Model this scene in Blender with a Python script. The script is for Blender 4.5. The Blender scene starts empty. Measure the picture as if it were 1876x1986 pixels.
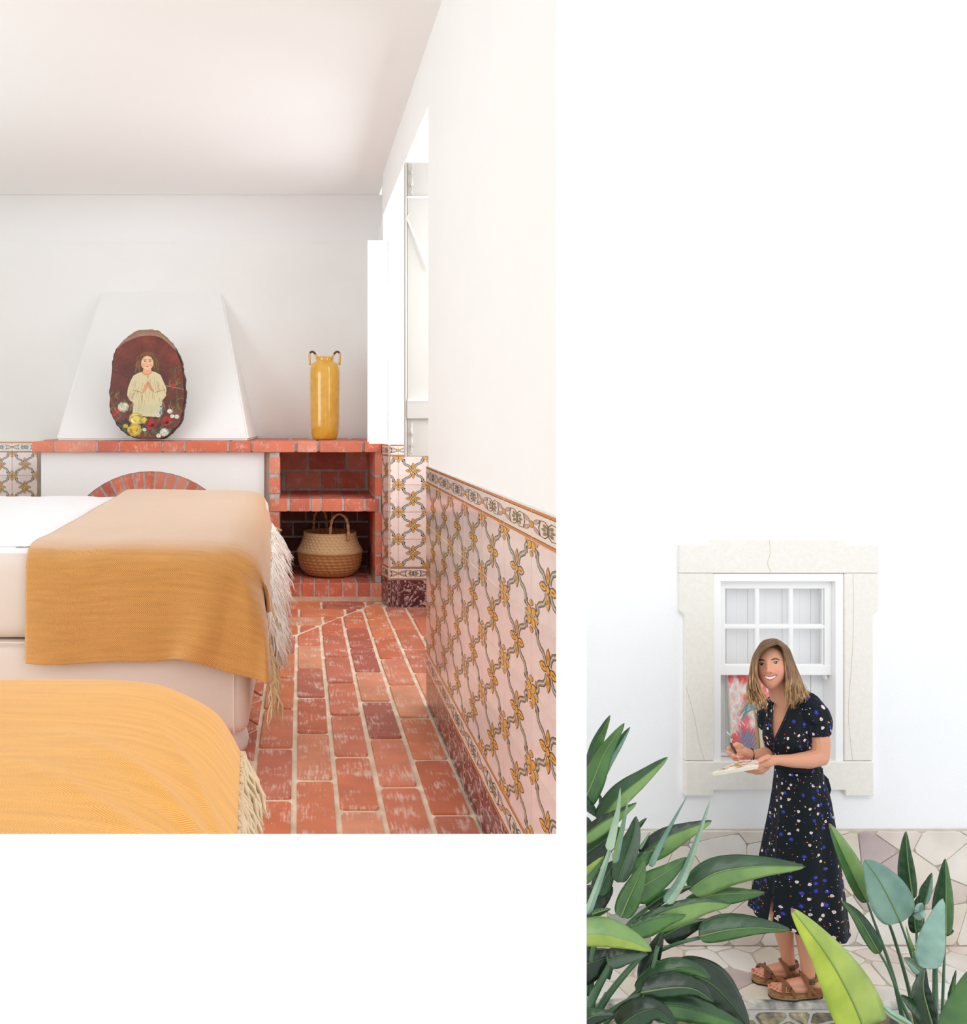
import bpy, bmesh, math, random
import numpy as np
from mathutils import Vector, Matrix, noise

# ------------------------------------------------------------------ camera
FOC, VX, VY, CH = 1900.0, 582.0, 806.0, 0.99       # focal length (px), principal point (px), lens height (m)
S = bpy.context.scene
COL = S.collection
cam_d = bpy.data.cameras.new('camera'); cam = bpy.data.objects.new('camera', cam_d); COL.objects.link(cam)
cam.location = (0, 0, CH); cam.rotation_euler = (math.pi/2, 0, 0)
cam_d.sensor_fit = 'HORIZONTAL'; cam_d.sensor_width = 36.0
cam_d.lens = 36.0*FOC/1876.0
cam_d.shift_x = (938.0-VX)/1876.0
cam_d.shift_y = -(993.0-VY)/1876.0
cam_d.clip_start = 0.05
S.camera = cam

# ------------------------------------------------------------------ world and lights
w = bpy.data.worlds.new('sky'); S.world = w; w.use_nodes = True
bg = w.node_tree.nodes['Background']; bg.inputs[0].default_value = (0.97, 0.985, 1.0, 1); bg.inputs[1].default_value = 0.98
def area(name, loc, target, sx, sy, power, col=(1,1,1)):
    d = bpy.data.lights.new(name, 'AREA'); d.shape = 'RECTANGLE'; d.size = sx; d.size_y = sy; d.energy = power; d.color = col
    o = bpy.data.objects.new(name, d); COL.objects.link(o); o.location = loc
    o.rotation_euler = (Vector(target)-Vector(loc)).to_track_quat('-Z', 'Y').to_euler()
    return o
area('window_daylight', (0.93, 4.25, 1.45), (0.2, 4.25, 1.3), 1.3, 1.0, 15, (.90, .96, 1))
area('room_fill', (-3.45, 2.1, 1.2), (0, 5.6, 1.4), 2.2, 1.7, 43, (.76, .91, 1))  # fill lamp added out of view on the left to brighten the room
area('courtyard_daylight', (2.0, 1.0, 3.0), (2.4, 5.0, -1.0), 3.0, 2.0, 54, (1, .985, .96))
S.view_settings.view_transform = 'Standard'; S.view_settings.look = 'None'
S.view_settings.gamma = 1.0; S.view_settings.use_curve_mapping = False
S.view_settings.exposure = 0.16
S.cycles.max_bounces = 8; S.cycles.diffuse_bounces = 6

# ------------------------------------------------------------------ helpers
R = random.Random(7)
def P(px, py, Y):
    return ((px-VX)/FOC*Y, Y, CH-(py-VY)/FOC*Y)
def gx(px, Y): return (px-VX)/FOC*Y
def gz(py, Y): return CH-(py-VY)/FOC*Y
def lin(c):
    o = []
    for v in c[:3]:
        v = v/255.0
        o.append(v/12.92 if v <= .04045 else ((v+.055)/1.055)**2.4)
    return tuple(o)+(1.0,)
def N(nt, typ, **kw):
    n = nt.nodes.new(typ)
    for k, v in kw.items():
        if k in n.inputs.keys(): n.inputs[k].default_value = v
        else: setattr(n, k, v)
    return n
MATS = {}
def mat(name, col, rough=.6, var=.0, vs=8.0, bump=0., bs=60., sheen=0., coat=0., metal=0., spec=.5, rnd=0., col2=None, stretch=None, trans=0.):
    if name in MATS: return MATS[name]
    m = bpy.data.materials.new(name); m.use_nodes = True; nt = m.node_tree; b = nt.nodes['Principled BSDF']
    b.inputs['Roughness'].default_value = rough; b.inputs['Metallic'].default_value = metal
    b.inputs['Specular IOR Level'].default_value = spec
    if sheen: b.inputs['Sheen Weight'].default_value = sheen; b.inputs['Sheen Roughness'].default_value = .5
    if coat: b.inputs['Coat Weight'].default_value = coat; b.inputs['Coat Roughness'].default_value = .08
    c = lin(col); c2 = lin(col2) if col2 else c
    b.inputs['Base Color'].default_value = c
    tc = N(nt, 'ShaderNodeTexCoord'); src = tc.outputs['Object']
    if stretch:
        mp = N(nt, 'ShaderNodeMapping'); mp.inputs['Scale'].default_value = stretch
        nt.links.new(src, mp.inputs[0]); src = mp.outputs[0]
    if var or rnd or col2:
        no = N(nt, 'ShaderNodeTexNoise', Scale=vs, Detail=4.0); nt.links.new(src, no.inputs['Vector'])
        rp = N(nt, 'ShaderNodeValToRGB'); nt.links.new(no.outputs[0], rp.inputs[0])
        rp.color_ramp.elements[0].position = .32; rp.color_ramp.elements[1].position = .68
        rp.color_ramp.elements[0].color = tuple(min(1, v*(1-var)) for v in c[:3])+(1,)
        rp.color_ramp.elements[1].color = tuple(min(1, v*(1+var)) for v in c2[:3])+(1,)
        out = rp.outputs[0]
        if rnd:
            oi = N(nt, 'ShaderNodeObjectInfo'); mr = N(nt, 'ShaderNodeMapRange')
            mr.inputs[3].default_value = 1-rnd; mr.inputs[4].default_value = 1+rnd
            nt.links.new(oi.outputs['Random'], mr.inputs[0])
            hs = N(nt, 'ShaderNodeHueSaturation'); nt.links.new(mr.outputs[0], hs.inputs['Value']); nt.links.new(out, hs.inputs['Color']); out = hs.outputs[0]
        nt.links.new(out, b.inputs['Base Color'])
    if bump:
        nb = N(nt, 'ShaderNodeTexNoise', Scale=bs, Detail=5.0); nt.links.new(src, nb.inputs['Vector'])
        bm_ = N(nt, 'ShaderNodeBump', Strength=bump, Distance=.004); nt.links.new(nb.outputs[0], bm_.inputs['Height']); nt.links.new(bm_.outputs[0], b.inputs['Normal'])
    MATS[name] = m; return m
def vmat(name, rough=.6, bump=0., bs=80., sss=0., coat=0., sheen=0.):
    if name in MATS: return MATS[name]
    m = mat(name, (200,200,200), rough=rough, bump=bump, bs=bs, coat=coat, sheen=sheen); nt = m.node_tree; b = nt.nodes['Principled BSDF']
    a = N(nt, 'ShaderNodeAttribute'); a.attribute_name = 'Col'; nt.links.new(a.outputs['Color'], b.inputs['Base Color'])
    if sss:
        b.inputs['Subsurface Weight'].default_value = sss; b.inputs['Subsurface Radius'].default_value = (1, .35, .2); b.inputs['Subsurface Scale'].default_value = .006
    return m
def props(o, label=None, cat=None, group=None, kind=None):
    if label: o['label'] = label
    if cat: o['category'] = cat
    if group: o['group'] = group
    if kind: o['kind'] = kind
    return o
def link(name, me, parent=None, m=None, smooth=False, **kw):
    o = bpy.data.objects.new(name, me); COL.objects.link(o)
    if m is not None:
        me.materials.clear()
        for q in (m if isinstance(m, (list, tuple)) else [m]): me.materials.append(q)
    if smooth:
        me.polygons.foreach_set('use_smooth', [True]*len(me.polygons))
    if parent is not None:
        o.parent = parent
        o.matrix_parent_inverse = parent.matrix_basis.inverted()
    return props(o, **kw)
def pyd(name, V, F, parent=None, m=None, smooth=False, mi=None, colr=None, uv=None, **kw):
    me = bpy.data.meshes.new(name); me.from_pydata([tuple(map(float, v)) for v in V], [], [tuple(map(int, f)) for f in F]); me.update()
    o = link(name, me, parent, m, smooth, **kw)
    if mi is not None: me.polygons.foreach_set('material_index', list(mi))
    if colr is not None: setcol(me, colr)
    if uv is not None:
        l = me.uv_layers.new(name='UVMap'); idx = np.zeros(len(me.loops), dtype=np.int64); me.loops.foreach_get('vertex_index', idx)
        l.data.foreach_set('uv', np.asarray(uv, dtype=np.float32)[idx].ravel())
    return o
def setcol(me, c):
    a = me.color_attributes.new('Col', 'FLOAT_COLOR', 'POINT'); c = np.asarray(c, dtype=float)
    l = np.where(c <= 10.31, c/255/12.92, ((c/255+.055)/1.055)**2.4)
    a.data.foreach_set('color', np.hstack([l[:, :3], np.ones((len(l), 1))]).astype(np.float32).ravel())
def empty(name, loc, **kw):
    o = bpy.data.objects.new(name, None); o.empty_display_size = .05; o.location = loc; COL.objects.link(o)
    return props(o, **kw)
class MB:
    def __init__(s): s.V = []; s.F = []; s.M = []
    def add(s, V, F, m=0):
        n = len(s.V); s.V += [tuple(v) for v in V]; s.F += [tuple(i+n for i in f) for f in F]; s.M += [m]*len(F)
    def box(s, x0, x1, y0, y1, z0, z1, m=0):
        V = [(x0,y0,z0),(x1,y0,z0),(x1,y1,z0),(x0,y1,z0),(x0,y0,z1),(x1,y0,z1),(x1,y1,z1),(x0,y1,z1)]
        s.add(V, [(0,3,2,1),(4,5,6,7),(0,1,5,4),(1,2,6,5),(2,3,7,6),(3,0,4,7)], m)
    def tube(s, pts, rad, n=8, m=0, flat=1.0, cap=True, up=None):
        pts = [Vector(p) for p in pts]; k = len(pts)
        if not hasattr(rad, '__len__'): rad = [rad]*k
        V = []; prev = None
        for i, p in enumerate(pts):
            t = (pts[min(i+1, k-1)]-pts[max(i-1, 0)]); t = t.normalized() if t.length > 1e-9 else Vector((0,0,1))
            a = Vector(up) if up is not None else (prev if prev is not None else (Vector((0,1,0)) if abs(t.y) < .9 else Vector((1,0,0))))
            a = (a-t*a.dot(t)); a = a.normalized() if a.length > 1e-6 else t.orthogonal().normalized()
            prev = a; b = t.cross(a)
            for j in range(n):
                q = 2*math.pi*j/n; V.append(tuple(p+(a*math.cos(q)*flat+b*math.sin(q))*rad[i]))
        F = [(i*n+j, i*n+(j+1) % n, (i+1)*n+(j+1) % n, (i+1)*n+j) for i in range(k-1) for j in range(n)]
        if cap: F += [tuple(range(n-1, -1, -1)), tuple(range((k-1)*n, k*n))]
        s.add(V, F, m)
    def ball(s, c, r, m=0, n=12, k=8):
        r = r if hasattr(r, '__len__') else (r, r, r); V = []; F = []
        for i in range(k+1):
            a = math.pi*i/k
            for j in range(n):
                q = 2*math.pi*j/n; V.append((c[0]+r[0]*math.sin(a)*math.cos(q), c[1]+r[1]*math.sin(a)*math.sin(q), c[2]+r[2]*math.cos(a)))
        for i in range(k):
            for j in range(n): F.append((i*n+j, (i+1)*n+j, (i+1)*n+(j+1) % n, i*n+(j+1) % n))
        s.add(V, F, m)
    def prism(s, poly, f, h0, h1, bev=0., m=0):
        # poly: 2-D outline; f(u, v, h) -> world; bevelled front edge
        cx = sum(p[0] for p in poly)/len(poly); cy = sum(p[1] for p in poly)/len(poly); n = len(poly)
        def ins(d):
            o = []
            for (u, v) in poly:
                L = math.hypot(u-cx, v-cy) or 1; o.append((u-(u-cx)/L*d*1.3, v-(v-cy)/L*d*1.3))
            return o
        rings = [(poly, h0), (poly, h1-bev if bev else h1)]
        if bev: rings.append((ins(bev), h1))
        V = [f(u, v, h) for pl, h in rings for (u, v) in pl]; F = []
        for i in range(len(rings)-1):
            for j in range(n): F.append((i*n+j, i*n+(j+1) % n, (i+1)*n+(j+1) % n, (i+1)*n+j))
        F.append(tuple(range(n-1, -1, -1))); F.append(tuple((len(rings)-1)*n+j for j in range(n)))
        s.add(V, F, m)
    def lathe(s, prof, c, n=32, m=0, cap=True):
        V = [(c[0]+r*math.cos(2*math.pi*j/n), c[1]+r*math.sin(2*math.pi*j/n), c[2]+z) for r, z in prof for j in range(n)]; k = len(prof)
        F = [(i*n+j, i*n+(j+1) % n, (i+1)*n+(j+1) % n, (i+1)*n+j) for i in range(k-1) for j in range(n)]
        if cap: F.append(tuple(range(n-1, -1, -1)))
        s.add(V, F, m)
    def build(s, name, m, parent=None, smooth=False, fix=True, **kw):
        o = pyd(name, s.V, s.F, parent, m, smooth, mi=s.M, **kw)
        if fix:
            bm = bmesh.new(); bm.from_mesh(o.data); bmesh.ops.recalc_face_normals(bm, faces=bm.faces); bm.to_mesh(o.data); bm.free()
        return o
def box(name, x0, x1, y0, y1, z0, z1, m, parent=None, bev=0., **kw):
    b = MB(); b.box(x0, x1, y0, y1, z0, z1); o = b.build(name, m, parent, **kw)
    if bev:
        bm = bmesh.new(); bm.from_mesh(o.data); bmesh.ops.bevel(bm, geom=bm.edges[:], offset=bev, segments=2, affect='EDGES', profile=.5); bm.to_mesh(o.data); bm.free()
    return o
def cr(pts, n):
    """Catmull-Rom through points, n samples"""
    p = np.array(pts, dtype=float); k = len(p); out = []
    for t in np.linspace(0, k-1, n):
        i = min(int(t), k-2); f = t-i
        a, b, c, d = p[max(i-1, 0)], p[i], p[i+1], p[min(i+2, k-1)]
        out.append(.5*((2*b)+(-a+c)*f+(2*a-5*b+4*c-d)*f*f+(-a+3*b-3*c+d)*f**3))
    return np.array(out)
def patch(rows, nu, nv):
    """rows: list of rows of 3-D control points -> (nv, nu, 3) grid"""
    A = np.array([cr(r, nu) for r in rows])
    return np.stack([cr(A[:, j], nv) for j in range(nu)], axis=1)
def gridF(nv, nu, keep=None, off=0, wrap=False):
    F = []
    for i in range(nv-1):
        for j in range(nu if wrap else nu-1):
            a, b, c, d = i*nu+j, i*nu+(j+1) % nu, (i+1)*nu+(j+1) % nu, (i+1)*nu+j
            if keep is None or keep(i, j): F.append((a+off, b+off, c+off, d+off))
    return F
def clip(poly, a, b, c):
    """keep the side a*x+b*y<=c"""
    out = []
    for i in range(len(poly)):
        p, q = poly[i], poly[(i+1) % len(poly)]; dp = a*p[0]+b*p[1]-c; dq = a*q[0]+b*q[1]-c
        if dp <= 0: out.append(p)
        if dp*dq < 0: t = dp/(dp-dq); out.append((p[0]+(q[0]-p[0])*t, p[1]+(q[1]-p[1])*t))
    return out
def area2(p): return .5*abs(sum(p[i][0]*p[(i+1) % len(p)][1]-p[(i+1) % len(p)][0]*p[i][1] for i in range(len(p))))
def voronoi(pts, x0, x1, y0, y1, gap):
    out = []
    for i, p in enumerate(pts):
        poly = [(x0+gap/2, y0+gap/2), (x1-gap/2, y0+gap/2), (x1-gap/2, y1-gap/2), (x0+gap/2, y1-gap/2)]
        for j, q in enumerate(pts):
            if i == j: continue
            dx, dy = q[0]-p[0], q[1]-p[1]; L = math.hypot(dx, dy)
            if L > 1.5 or L < 1e-6: continue
            poly = clip(poly, dx/L, dy/L, (dx*(p[0]+q[0])/2+dy*(p[1]+q[1])/2)/L-gap/2)
            if len(poly) < 3: break
        if len(poly) >= 3 and area2(poly) > 2e-4: out.append(poly)
    return out
class Paint:
    """colour field over given sample points (px coordinates)"""
    def __init__(s, X, Y, col): s.X = X; s.Y = Y; s.C = np.zeros(X.shape+(3,))+np.array(col, float)
    def mix(s, a, col): s.C += (np.array(col, float)-s.C)*np.clip(a, 0, 1)[..., None]
    def ell(s, cx, cy, rx, ry, col, rot=0, soft=.15, a=1.):
        c, n = math.cos(rot), math.sin(rot); u = ((s.X-cx)*c+(s.Y-cy)*n)/rx; v = (-(s.X-cx)*n+(s.Y-cy)*c)/ry
        s.mix(a*(1-np.sqrt(u*u+v*v))/soft+a*.5, col)
    def poly(s, pts, col, a=1.):
        ins = np.zeros(s.X.shape, bool); n = len(pts)
        for i in range(n):
            (x1, y1), (x2, y2) = pts[i], pts[(i+1) % n]
            if y1 == y2: continue
            c = ((y1 > s.Y) != (y2 > s.Y)) & (s.X < (x2-x1)*(s.Y-y1)/(y2-y1)+x1); ins ^= c
        s.mix(ins*a, col)
    def line(s, pts, wd, col, a=1.):
        if len(pts) > 2: pts = cr(pts, len(pts)*4)
        d = np.full(s.X.shape, 1e9)
        for (x1, y1), (x2, y2) in zip(pts[:-1], pts[1:]):
            L = (x2-x1)**2+(y2-y1)**2+1e-9; t = np.clip(((s.X-x1)*(x2-x1)+(s.Y-y1)*(y2-y1))/L, 0, 1)
            d = np.minimum(d, np.hypot(s.X-x1-t*(x2-x1), s.Y-y1-t*(y2-y1)))
        s.mix(a*np.clip((wd/2-d)/(wd*.3)+.5, 0, 1), col)
    def noise(s, sc, amt, ox=0.):
        f = np.vectorize(lambda x, y: noise.noise(Vector((x*sc+ox, y*sc, .3))))(s.X, s.Y); s.C *= (1+amt*f)[..., None]
def inpoly(x, y, pts):
    r = False; n = len(pts)
    for i in range(n):
        (x1, y1), (x2, y2) = pts[i], pts[(i+1) % n]
        if (y1 > y) != (y2 > y) and x < (x2-x1)*(y-y1)/(y2-y1)+x1: r = not r
    return r

# ------------------------------------------------------------------ materials
M_plaster = mat('white_plaster', (246, 245, 243), rough=.85, bump=.25, bs=35., var=.01, vs=3.)
M_ceil = mat('ceiling_plaster', (245, 245, 245), rough=.9, bump=.1, bs=12.)
M_fac = mat('facade_plaster', (244, 246, 249), rough=.9, bump=.35, bs=90., var=.01, vs=4.)
M_board = mat('white_board', (255, 255, 255), rough=.95, spec=0.)
M_mortar = mat('grey_mortar', (186, 184, 180), rough=.95, var=.2, vs=25., bump=.7, bs=90.)
M_grout = mat('sandy_grout', (232, 212, 182), rough=.9, var=.1, vs=10., bump=.4, bs=70., col2=(244, 232, 212))
M_white = mat('white_paint', (244, 244, 244), rough=.45)
M_shut = mat('shutter_paint', (202, 198, 192), rough=.5)
M_iron = mat('painted_latch_iron', (205, 200, 194), rough=.45, metal=.3, var=.2, vs=60.)
def brick_mat(name, cols, scuff=.5, sc=(238, 214, 200)):
    m = bpy.data.materials.new(name); m.use_nodes = True; nt = m.node_tree; b = nt.nodes['Principled BSDF']; MATS[name] = m
    L = nt.links.new
    oi = N(nt, 'ShaderNodeObjectInfo'); rp = N(nt, 'ShaderNodeValToRGB'); rp.color_ramp.interpolation = 'LINEAR'
    while len(rp.color_ramp.elements) < len(cols): rp.color_ramp.elements.new(.5)
    for i, c in enumerate(cols): rp.color_ramp.elements[i].position = i/(len(cols)-1); rp.color_ramp.elements[i].color = lin(c)
    L(oi.outputs['Random'], rp.inputs[0])
    tc = N(nt, 'ShaderNodeTexCoord'); off = N(nt, 'ShaderNodeVectorMath', operation='ADD'); L(tc.outputs['Object'], off.inputs[0])
    cb = N(nt, 'ShaderNodeCombineXYZ'); ml = N(nt, 'ShaderNodeMath', operation='MULTIPLY'); ml.inputs[1].default_value = 37.
    L(oi.outputs['Random'], ml.inputs[0]); L(ml.outputs[0], cb.inputs[0]); L(ml.outputs[0], cb.inputs[2]); L(cb.outputs[0], off.inputs[1])
    n1 = N(nt, 'ShaderNodeTexNoise', Scale=9., Detail=5.); L(off.outputs[0], n1.inputs['Vector'])
    mr = N(nt, 'ShaderNodeMapRange'); L(n1.outputs[0], mr.inputs[0]); mr.inputs[1].default_value = .3; mr.inputs[2].default_value = .7; mr.inputs[3].default_value = .86; mr.inputs[4].default_value = 1.1
    hs = N(nt, 'ShaderNodeHueSaturation'); L(rp.outputs[0], hs.inputs['Color']); L(mr.outputs[0], hs.inputs['Value'])
    # lime scuffs: streaky along the length, broken by a second noise, stronger on some bricks
    mp = N(nt, 'ShaderNodeMapping'); mp.inputs['Scale'].default_value = (150, 16, 60); L(off.outputs[0], mp.inputs[0])
    n2 = N(nt, 'ShaderNodeTexNoise', Scale=1., Detail=4., Roughness=.7); L(mp.outputs[0], n2.inputs['Vector'])
    n3 = N(nt, 'ShaderNodeTexNoise', Scale=14., Detail=3.); L(off.outputs[0], n3.inputs['Vector'])
    a = N(nt, 'ShaderNodeMath', operation='MULTIPLY'); L(n2.outputs[0], a.inputs[0]); L(n3.outputs[0], a.inputs[1])
    r2 = N(nt, 'ShaderNodeMapRange'); L(a.outputs[0], r2.inputs[0]); r2.inputs[1].default_value = .27; r2.inputs[2].default_value = .42; r2.inputs[3].default_value = 0; r2.inputs[4].default_value = scuff
    mx = N(nt, 'ShaderNodeMix', data_type='RGBA'); L(r2.outputs[0], mx.inputs[0]); L(hs.outputs[0], mx.inputs[6]); mx.inputs[7].default_value = lin(sc)
    L(mx.outputs[2], b.inputs['Base Color']); b.inputs['Roughness'].default_value = .62
    bp = N(nt, 'ShaderNodeBump', Strength=.35, Distance=.003); L(n1.outputs[0], bp.inputs['Height']); L(bp.outputs[0], b.inputs['Normal'])
    return m
M_floorb = brick_mat('terracotta_floor_brick', [(192, 112, 92), (214, 124, 92), (220, 134, 102), (222, 132, 84), (206, 112, 86), (232, 164, 128), (212, 116, 78), (170, 92, 80)], .8)
M_wallb = brick_mat('red_wall_brick', [(200, 98, 70), (218, 126, 98), (228, 148, 122), (214, 106, 72), (216, 118, 90), (190, 96, 78)], .5)
# ------------------------------------------------------------------ the mount board with its two openings
YB, TB = .82, .008
def board():
    b = MB(); e = .006
    def rect(a, t, s, u): return [(a, t), (s, t), (s, u), (a, u)]
    # cells around the openings, in px at the board's front plane; holes reach the outer edge like the photo's bleeds
    xs = [-900, 1080, 1138, 2700]; ys = [-900, 880, 1619, 2700]
    holes = [(-700, -700, 1080, 1619), (1138, 880, 2500, 2500)]
    X = sorted({-900, 2700, 1080, 1138, -700, 2500}); Yv = sorted({-900, 2700, 880, 1619, -700, 2500})
    def solid(i, j):
        cx, cy = (X[i]+X[i+1])/2, (Yv[j]+Yv[j+1])/2
        return not any(h[0] < cx < h[2] and h[1] < cy < h[3] for h in holes)
    for i in range(len(X)-1):
        for j in range(len(Yv)-1):
            if solid(i, j):
                p, q = P(X[i], Yv[j], YB), P(X[i+1], Yv[j+1], YB)
                b.box(p[0], q[0], YB, YB+.0015, q[2], p[2])
    return b.build('wall_front', M_board, kind='structure', label='plain white partition with one large upper left and one lower right opening')
board()

# ------------------------------------------------------------------ left room: shell
WX = .44; FY = 5.225; BY = 6.0; CZ = 2.275
box('wall_back', -3.2, .62, BY, BY+.1, -.02, CZ+.1, M_plaster, kind='structure', label='white plastered back wall behind the fireplace')
box('ceiling', -3.2, .46, 1.0, BY, CZ, CZ+.04, M_ceil, kind='structure', label='plain white ceiling')
wl = MB()
for (y0, y1, z0, z1) in ((3.3, BY, -.02, CZ), (1.0, 3.3, 2.1, CZ), (1.0, 3.3, -.02, .3)): wl.box(-3.2, -3.1, y0, y1, z0, z1)
wl.build('wall_left', M_plaster, kind='structure', label='unseen white left wall with a wide opening added for the fill lamp')  # out of view; opening made up to let the added fill light in
cv = MB(); 
cv.add([(x, BY-.001-.3*(1-math.sin(a)), CZ-.001-.22*(1-math.cos(a))) for x in (-3.2, .60) for a in np.linspace(0, math.pi/2, 17)], [(i, i+1, 18+i, 17+i) for i in range(16)])
cv.build('trim_4', M_ceil, bpy.data.objects['ceiling'], True, False, label='rounded cove between back wall and ceiling')
wr = MB()
wr.prism([(WX, 1.584), (.4575, 1.584), (.56, 3.357), (WX, 3.357)], lambda u, v, h: (u, v, h), -.02, CZ)
wall_right = wr.build('wall_right', M_plaster, kind='structure', label='white plastered right wall with a painted tile wainscot')
ur = MB(); ur.prism([(WX, 3.357), (.86, 3.357), (.86, BY), (.50, BY), (WX, 5.19)], lambda u, v, h: (u, v, h), 2.055, CZ+.04)
ur.prism([(WX, 5.19), (.86, 5.19), (.86, BY), (.47, BY)], lambda u, v, h: (u, v, h), .83, 2.055)
ur.build('trim_1', M_plaster, wall_right, label='white plaster lintel and far jamb over the window recess')
lm = MB(); lm.prism([(.442, 5.19), (.466, 5.07), (.86, 5.07), (.86, BY), (.442, BY)], lambda u, v, h: (u, v, h), -.02, .835)
lm.build('trim_2', M_plaster, wall_right, label='tiled far reveal of the window recess')
# window in the recess
wn = MB()
for (z0, z1) in ((.84, .88), (2.015, 2.055)): wn.box(.80, .84, 3.40, 5.05, z0, z1)
for (y0, y1) in ((3.40, 3.45), (4.2, 4.25), (5.0, 5.05)): wn.box(.80, .84, y0, y1, .88, 2.015)
wn.box(.78, .85, 3.36, 5.07, -.02, .84)
window_1 = wn.build('window_1', M_white, kind='structure', label='white framed window set in the right wall recess')

# painted wall tiles
GL = dict(bg=mat('tile_glaze_pink', (233, 212, 206), rough=.16, var=.05, vs=5., rnd=.04, coat=.3),
          wh=mat('tile_glaze_cream', (232, 222, 210), rough=.18, coat=.3),
          dk=mat('tile_line_dark', (58, 44, 40), rough=.2), gr=mat('tile_vine_green', (128, 124, 100), rough=.2), lt=mat('tile_vine_light', (196, 194, 178), rough=.2),
          ye=mat('tile_yellow', (226, 160, 52), rough=.2, var=.15, vs=30.), orr=mat('tile_orange_line', (206, 118, 40), rough=.2), pu=mat('tile_mauve', (188, 156, 160), rough=.2), og=mat('tile_leaf_green', (104, 108, 72), rough=.2))
GK = ['bg', 'wh', 'dk', 'gr', 'lt', 'ye', 'orr', 'pu', 'og']; GMAT = [GL[k] for k in GK]
M_mar = mat('maroon_marbled_tile', (88, 34, 40), rough=.2, var=.1, vs=30., col2=(208, 176, 178), coat=.3)
M_mar.node_tree.nodes['Color Ramp'].color_ramp.elements[0].position = .5; M_mar.node_tree.nodes['Color Ramp'].color_ramp.elements[1].position = .64
for nd in M_mar.node_tree.nodes:
    if nd.type == 'TEX_NOISE' and nd.inputs['Detail'].default_value == 4.0: nd.inputs['Scale'].default_value = 4.; nd.inputs['Distortion'].default_value = 2.5; nd.inputs['Detail'].default_value = 8.
def lens(cx, cy, L, w, ang, n=5):
    o = []
    for s in (1, -1):
        for i in range(n):
            t = i/n; u = (t*2-1)*s*L/2; v = s*w/2*math.cos((t*2-1)*math.pi/2)**.8 if abs(t*2-1) < 1 else 0
            o.append((cx+u*math.cos(ang)-v*math.sin(ang), cy+u*math.sin(ang)+v*math.cos(ang)))
    return o
def ribbon(pts, w):
    c = cr(pts, 9); q = []
    for i in range(len(c)):
        t = c[min(i+1, len(c)-1)]-c[max(i-1, 0)]; t = t/np.hypot(*t); q.append((c[i]+np.array([-t[1], t[0]])*w/2, c[i]-np.array([-t[1], t[0]])*w/2))
    return [[tuple(q[i][0]), tuple(q[i+1][0]), tuple(q[i+1][1]), tuple(q[i][1])] for i in range(len(c)-1)]
def lattice():
    L = []
    for sx, sy in ((1, 1), (-1, 1), (1, -1), (-1, -1)):
        T = lambda p: (.5+sx*p[0], .5+sy*p[1])
        path = [(.05, .07), (.10, .20), (.22, .26), (.30, .30), (.30, .40), (.37, .42)]
        if sx*sy < 0: path = [(.07, .05), (.13, .16), (.24, .20), (.31, .27), (.33, .37), (.40, .40)]
        pp = [T(p) for p in path]
        for w, k, h in ((.082, 'dk', 1), (.058, 'gr', 2), (.02, 'lt', 3)):
            for q in ribbon(pp, w): L.append((q, k, h))
        cu = [T((.37, .30)), T((.36, .37)), T((.30, .40)), T((.27, .36))]
        for q in ribbon(cu, .03): L.append((q, 'dk', 1))
    for a in range(4):
        an = a*math.pi/2; r = .16 if a % 2 else .14
        c = (.5+r*math.cos(an), .5+r*math.sin(an)); L.append((lens(*c, .25, .13, an), 'dk', 4)); L.append((lens(*c, .215, .095, an), 'ye', 5))
        L.append((lens(*c, .09, .02, an), 'dk', 6))
    L.append((lens(.5, .5, .13, .13, 0, 6), 'dk', 7)); L.append((lens(.5, .5, .10, .10, 0, 6), 'ye', 8))
    for cx, cy in ((0, 0), (1, 0), (0, 1), (1, 1)):
        for a in range(4):
            an = math.pi/4+a*math.pi/2
            c = (cx+.085*math.cos(an), cy+.085*math.sin(an)); L.append((lens(*c, .17, .13, an), 'dk', 4)); L.append((lens(*c, .145, .105, an), 'ye', 5))
            c = (cx+.17*math.cos(an-math.pi/4), cy+.17*math.sin(an-math.pi/4)); L.append((lens(*c, .09, .11, an-math.pi/4), 'dk', 4)); L.append((lens(*c, .07, .085, an-math.pi/4), 'ye', 5))
    return L
def bandp():
    L = [([(0, 0), (1, 0), (1, .09), (0, .09)], 'orr', 1), ([(0, .91), (1, .91), (1, 1), (0, 1)], 'orr', 1), ([(0, .09), (1, .09), (1, .12), (0, .12)], 'dk', 1), ([(0, .88), (1, .88), (1, .91), (0, .91)], 'dk', 1)]
    for cx in (0., 1.):
        for an in (.75, -.75, math.pi-.75, math.pi+.75):
            c = (cx+.2*math.cos(an), .5+.2*math.sin(an)*1.0); L.append((lens(*c, .30, .13, an), 'dk', 2)); L.append((lens(*c, .27, .10, an), 'pu', 3))
        L.append((lens(cx, .5, .15, .22, 0, 6), 'dk', 4)); L.append((lens(cx, .5, .12, .18, 0, 6), 'ye', 5))
    for s in (1, -1):
        for q in ribbon([(.5-s*.28, .5), (.5-s*.2, .78), (.5, .66), (.5+s*.02, .5), (.5, .34), (.5-s*.2, .22), (.5-s*.28, .5)], .03): L.append((q, 'dk', 2))
        for an in (0, .9, -.9): 
            c = (.5+s*(.04+.09*math.cos(an)), .5+.14*math.sin(an)); L.append((lens(*c, .15, .10, an if s > 0 else math.pi-an), 'og', 3))
    return L
LAT, BAN = lattice(), bandp(); TC = {}
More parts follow.
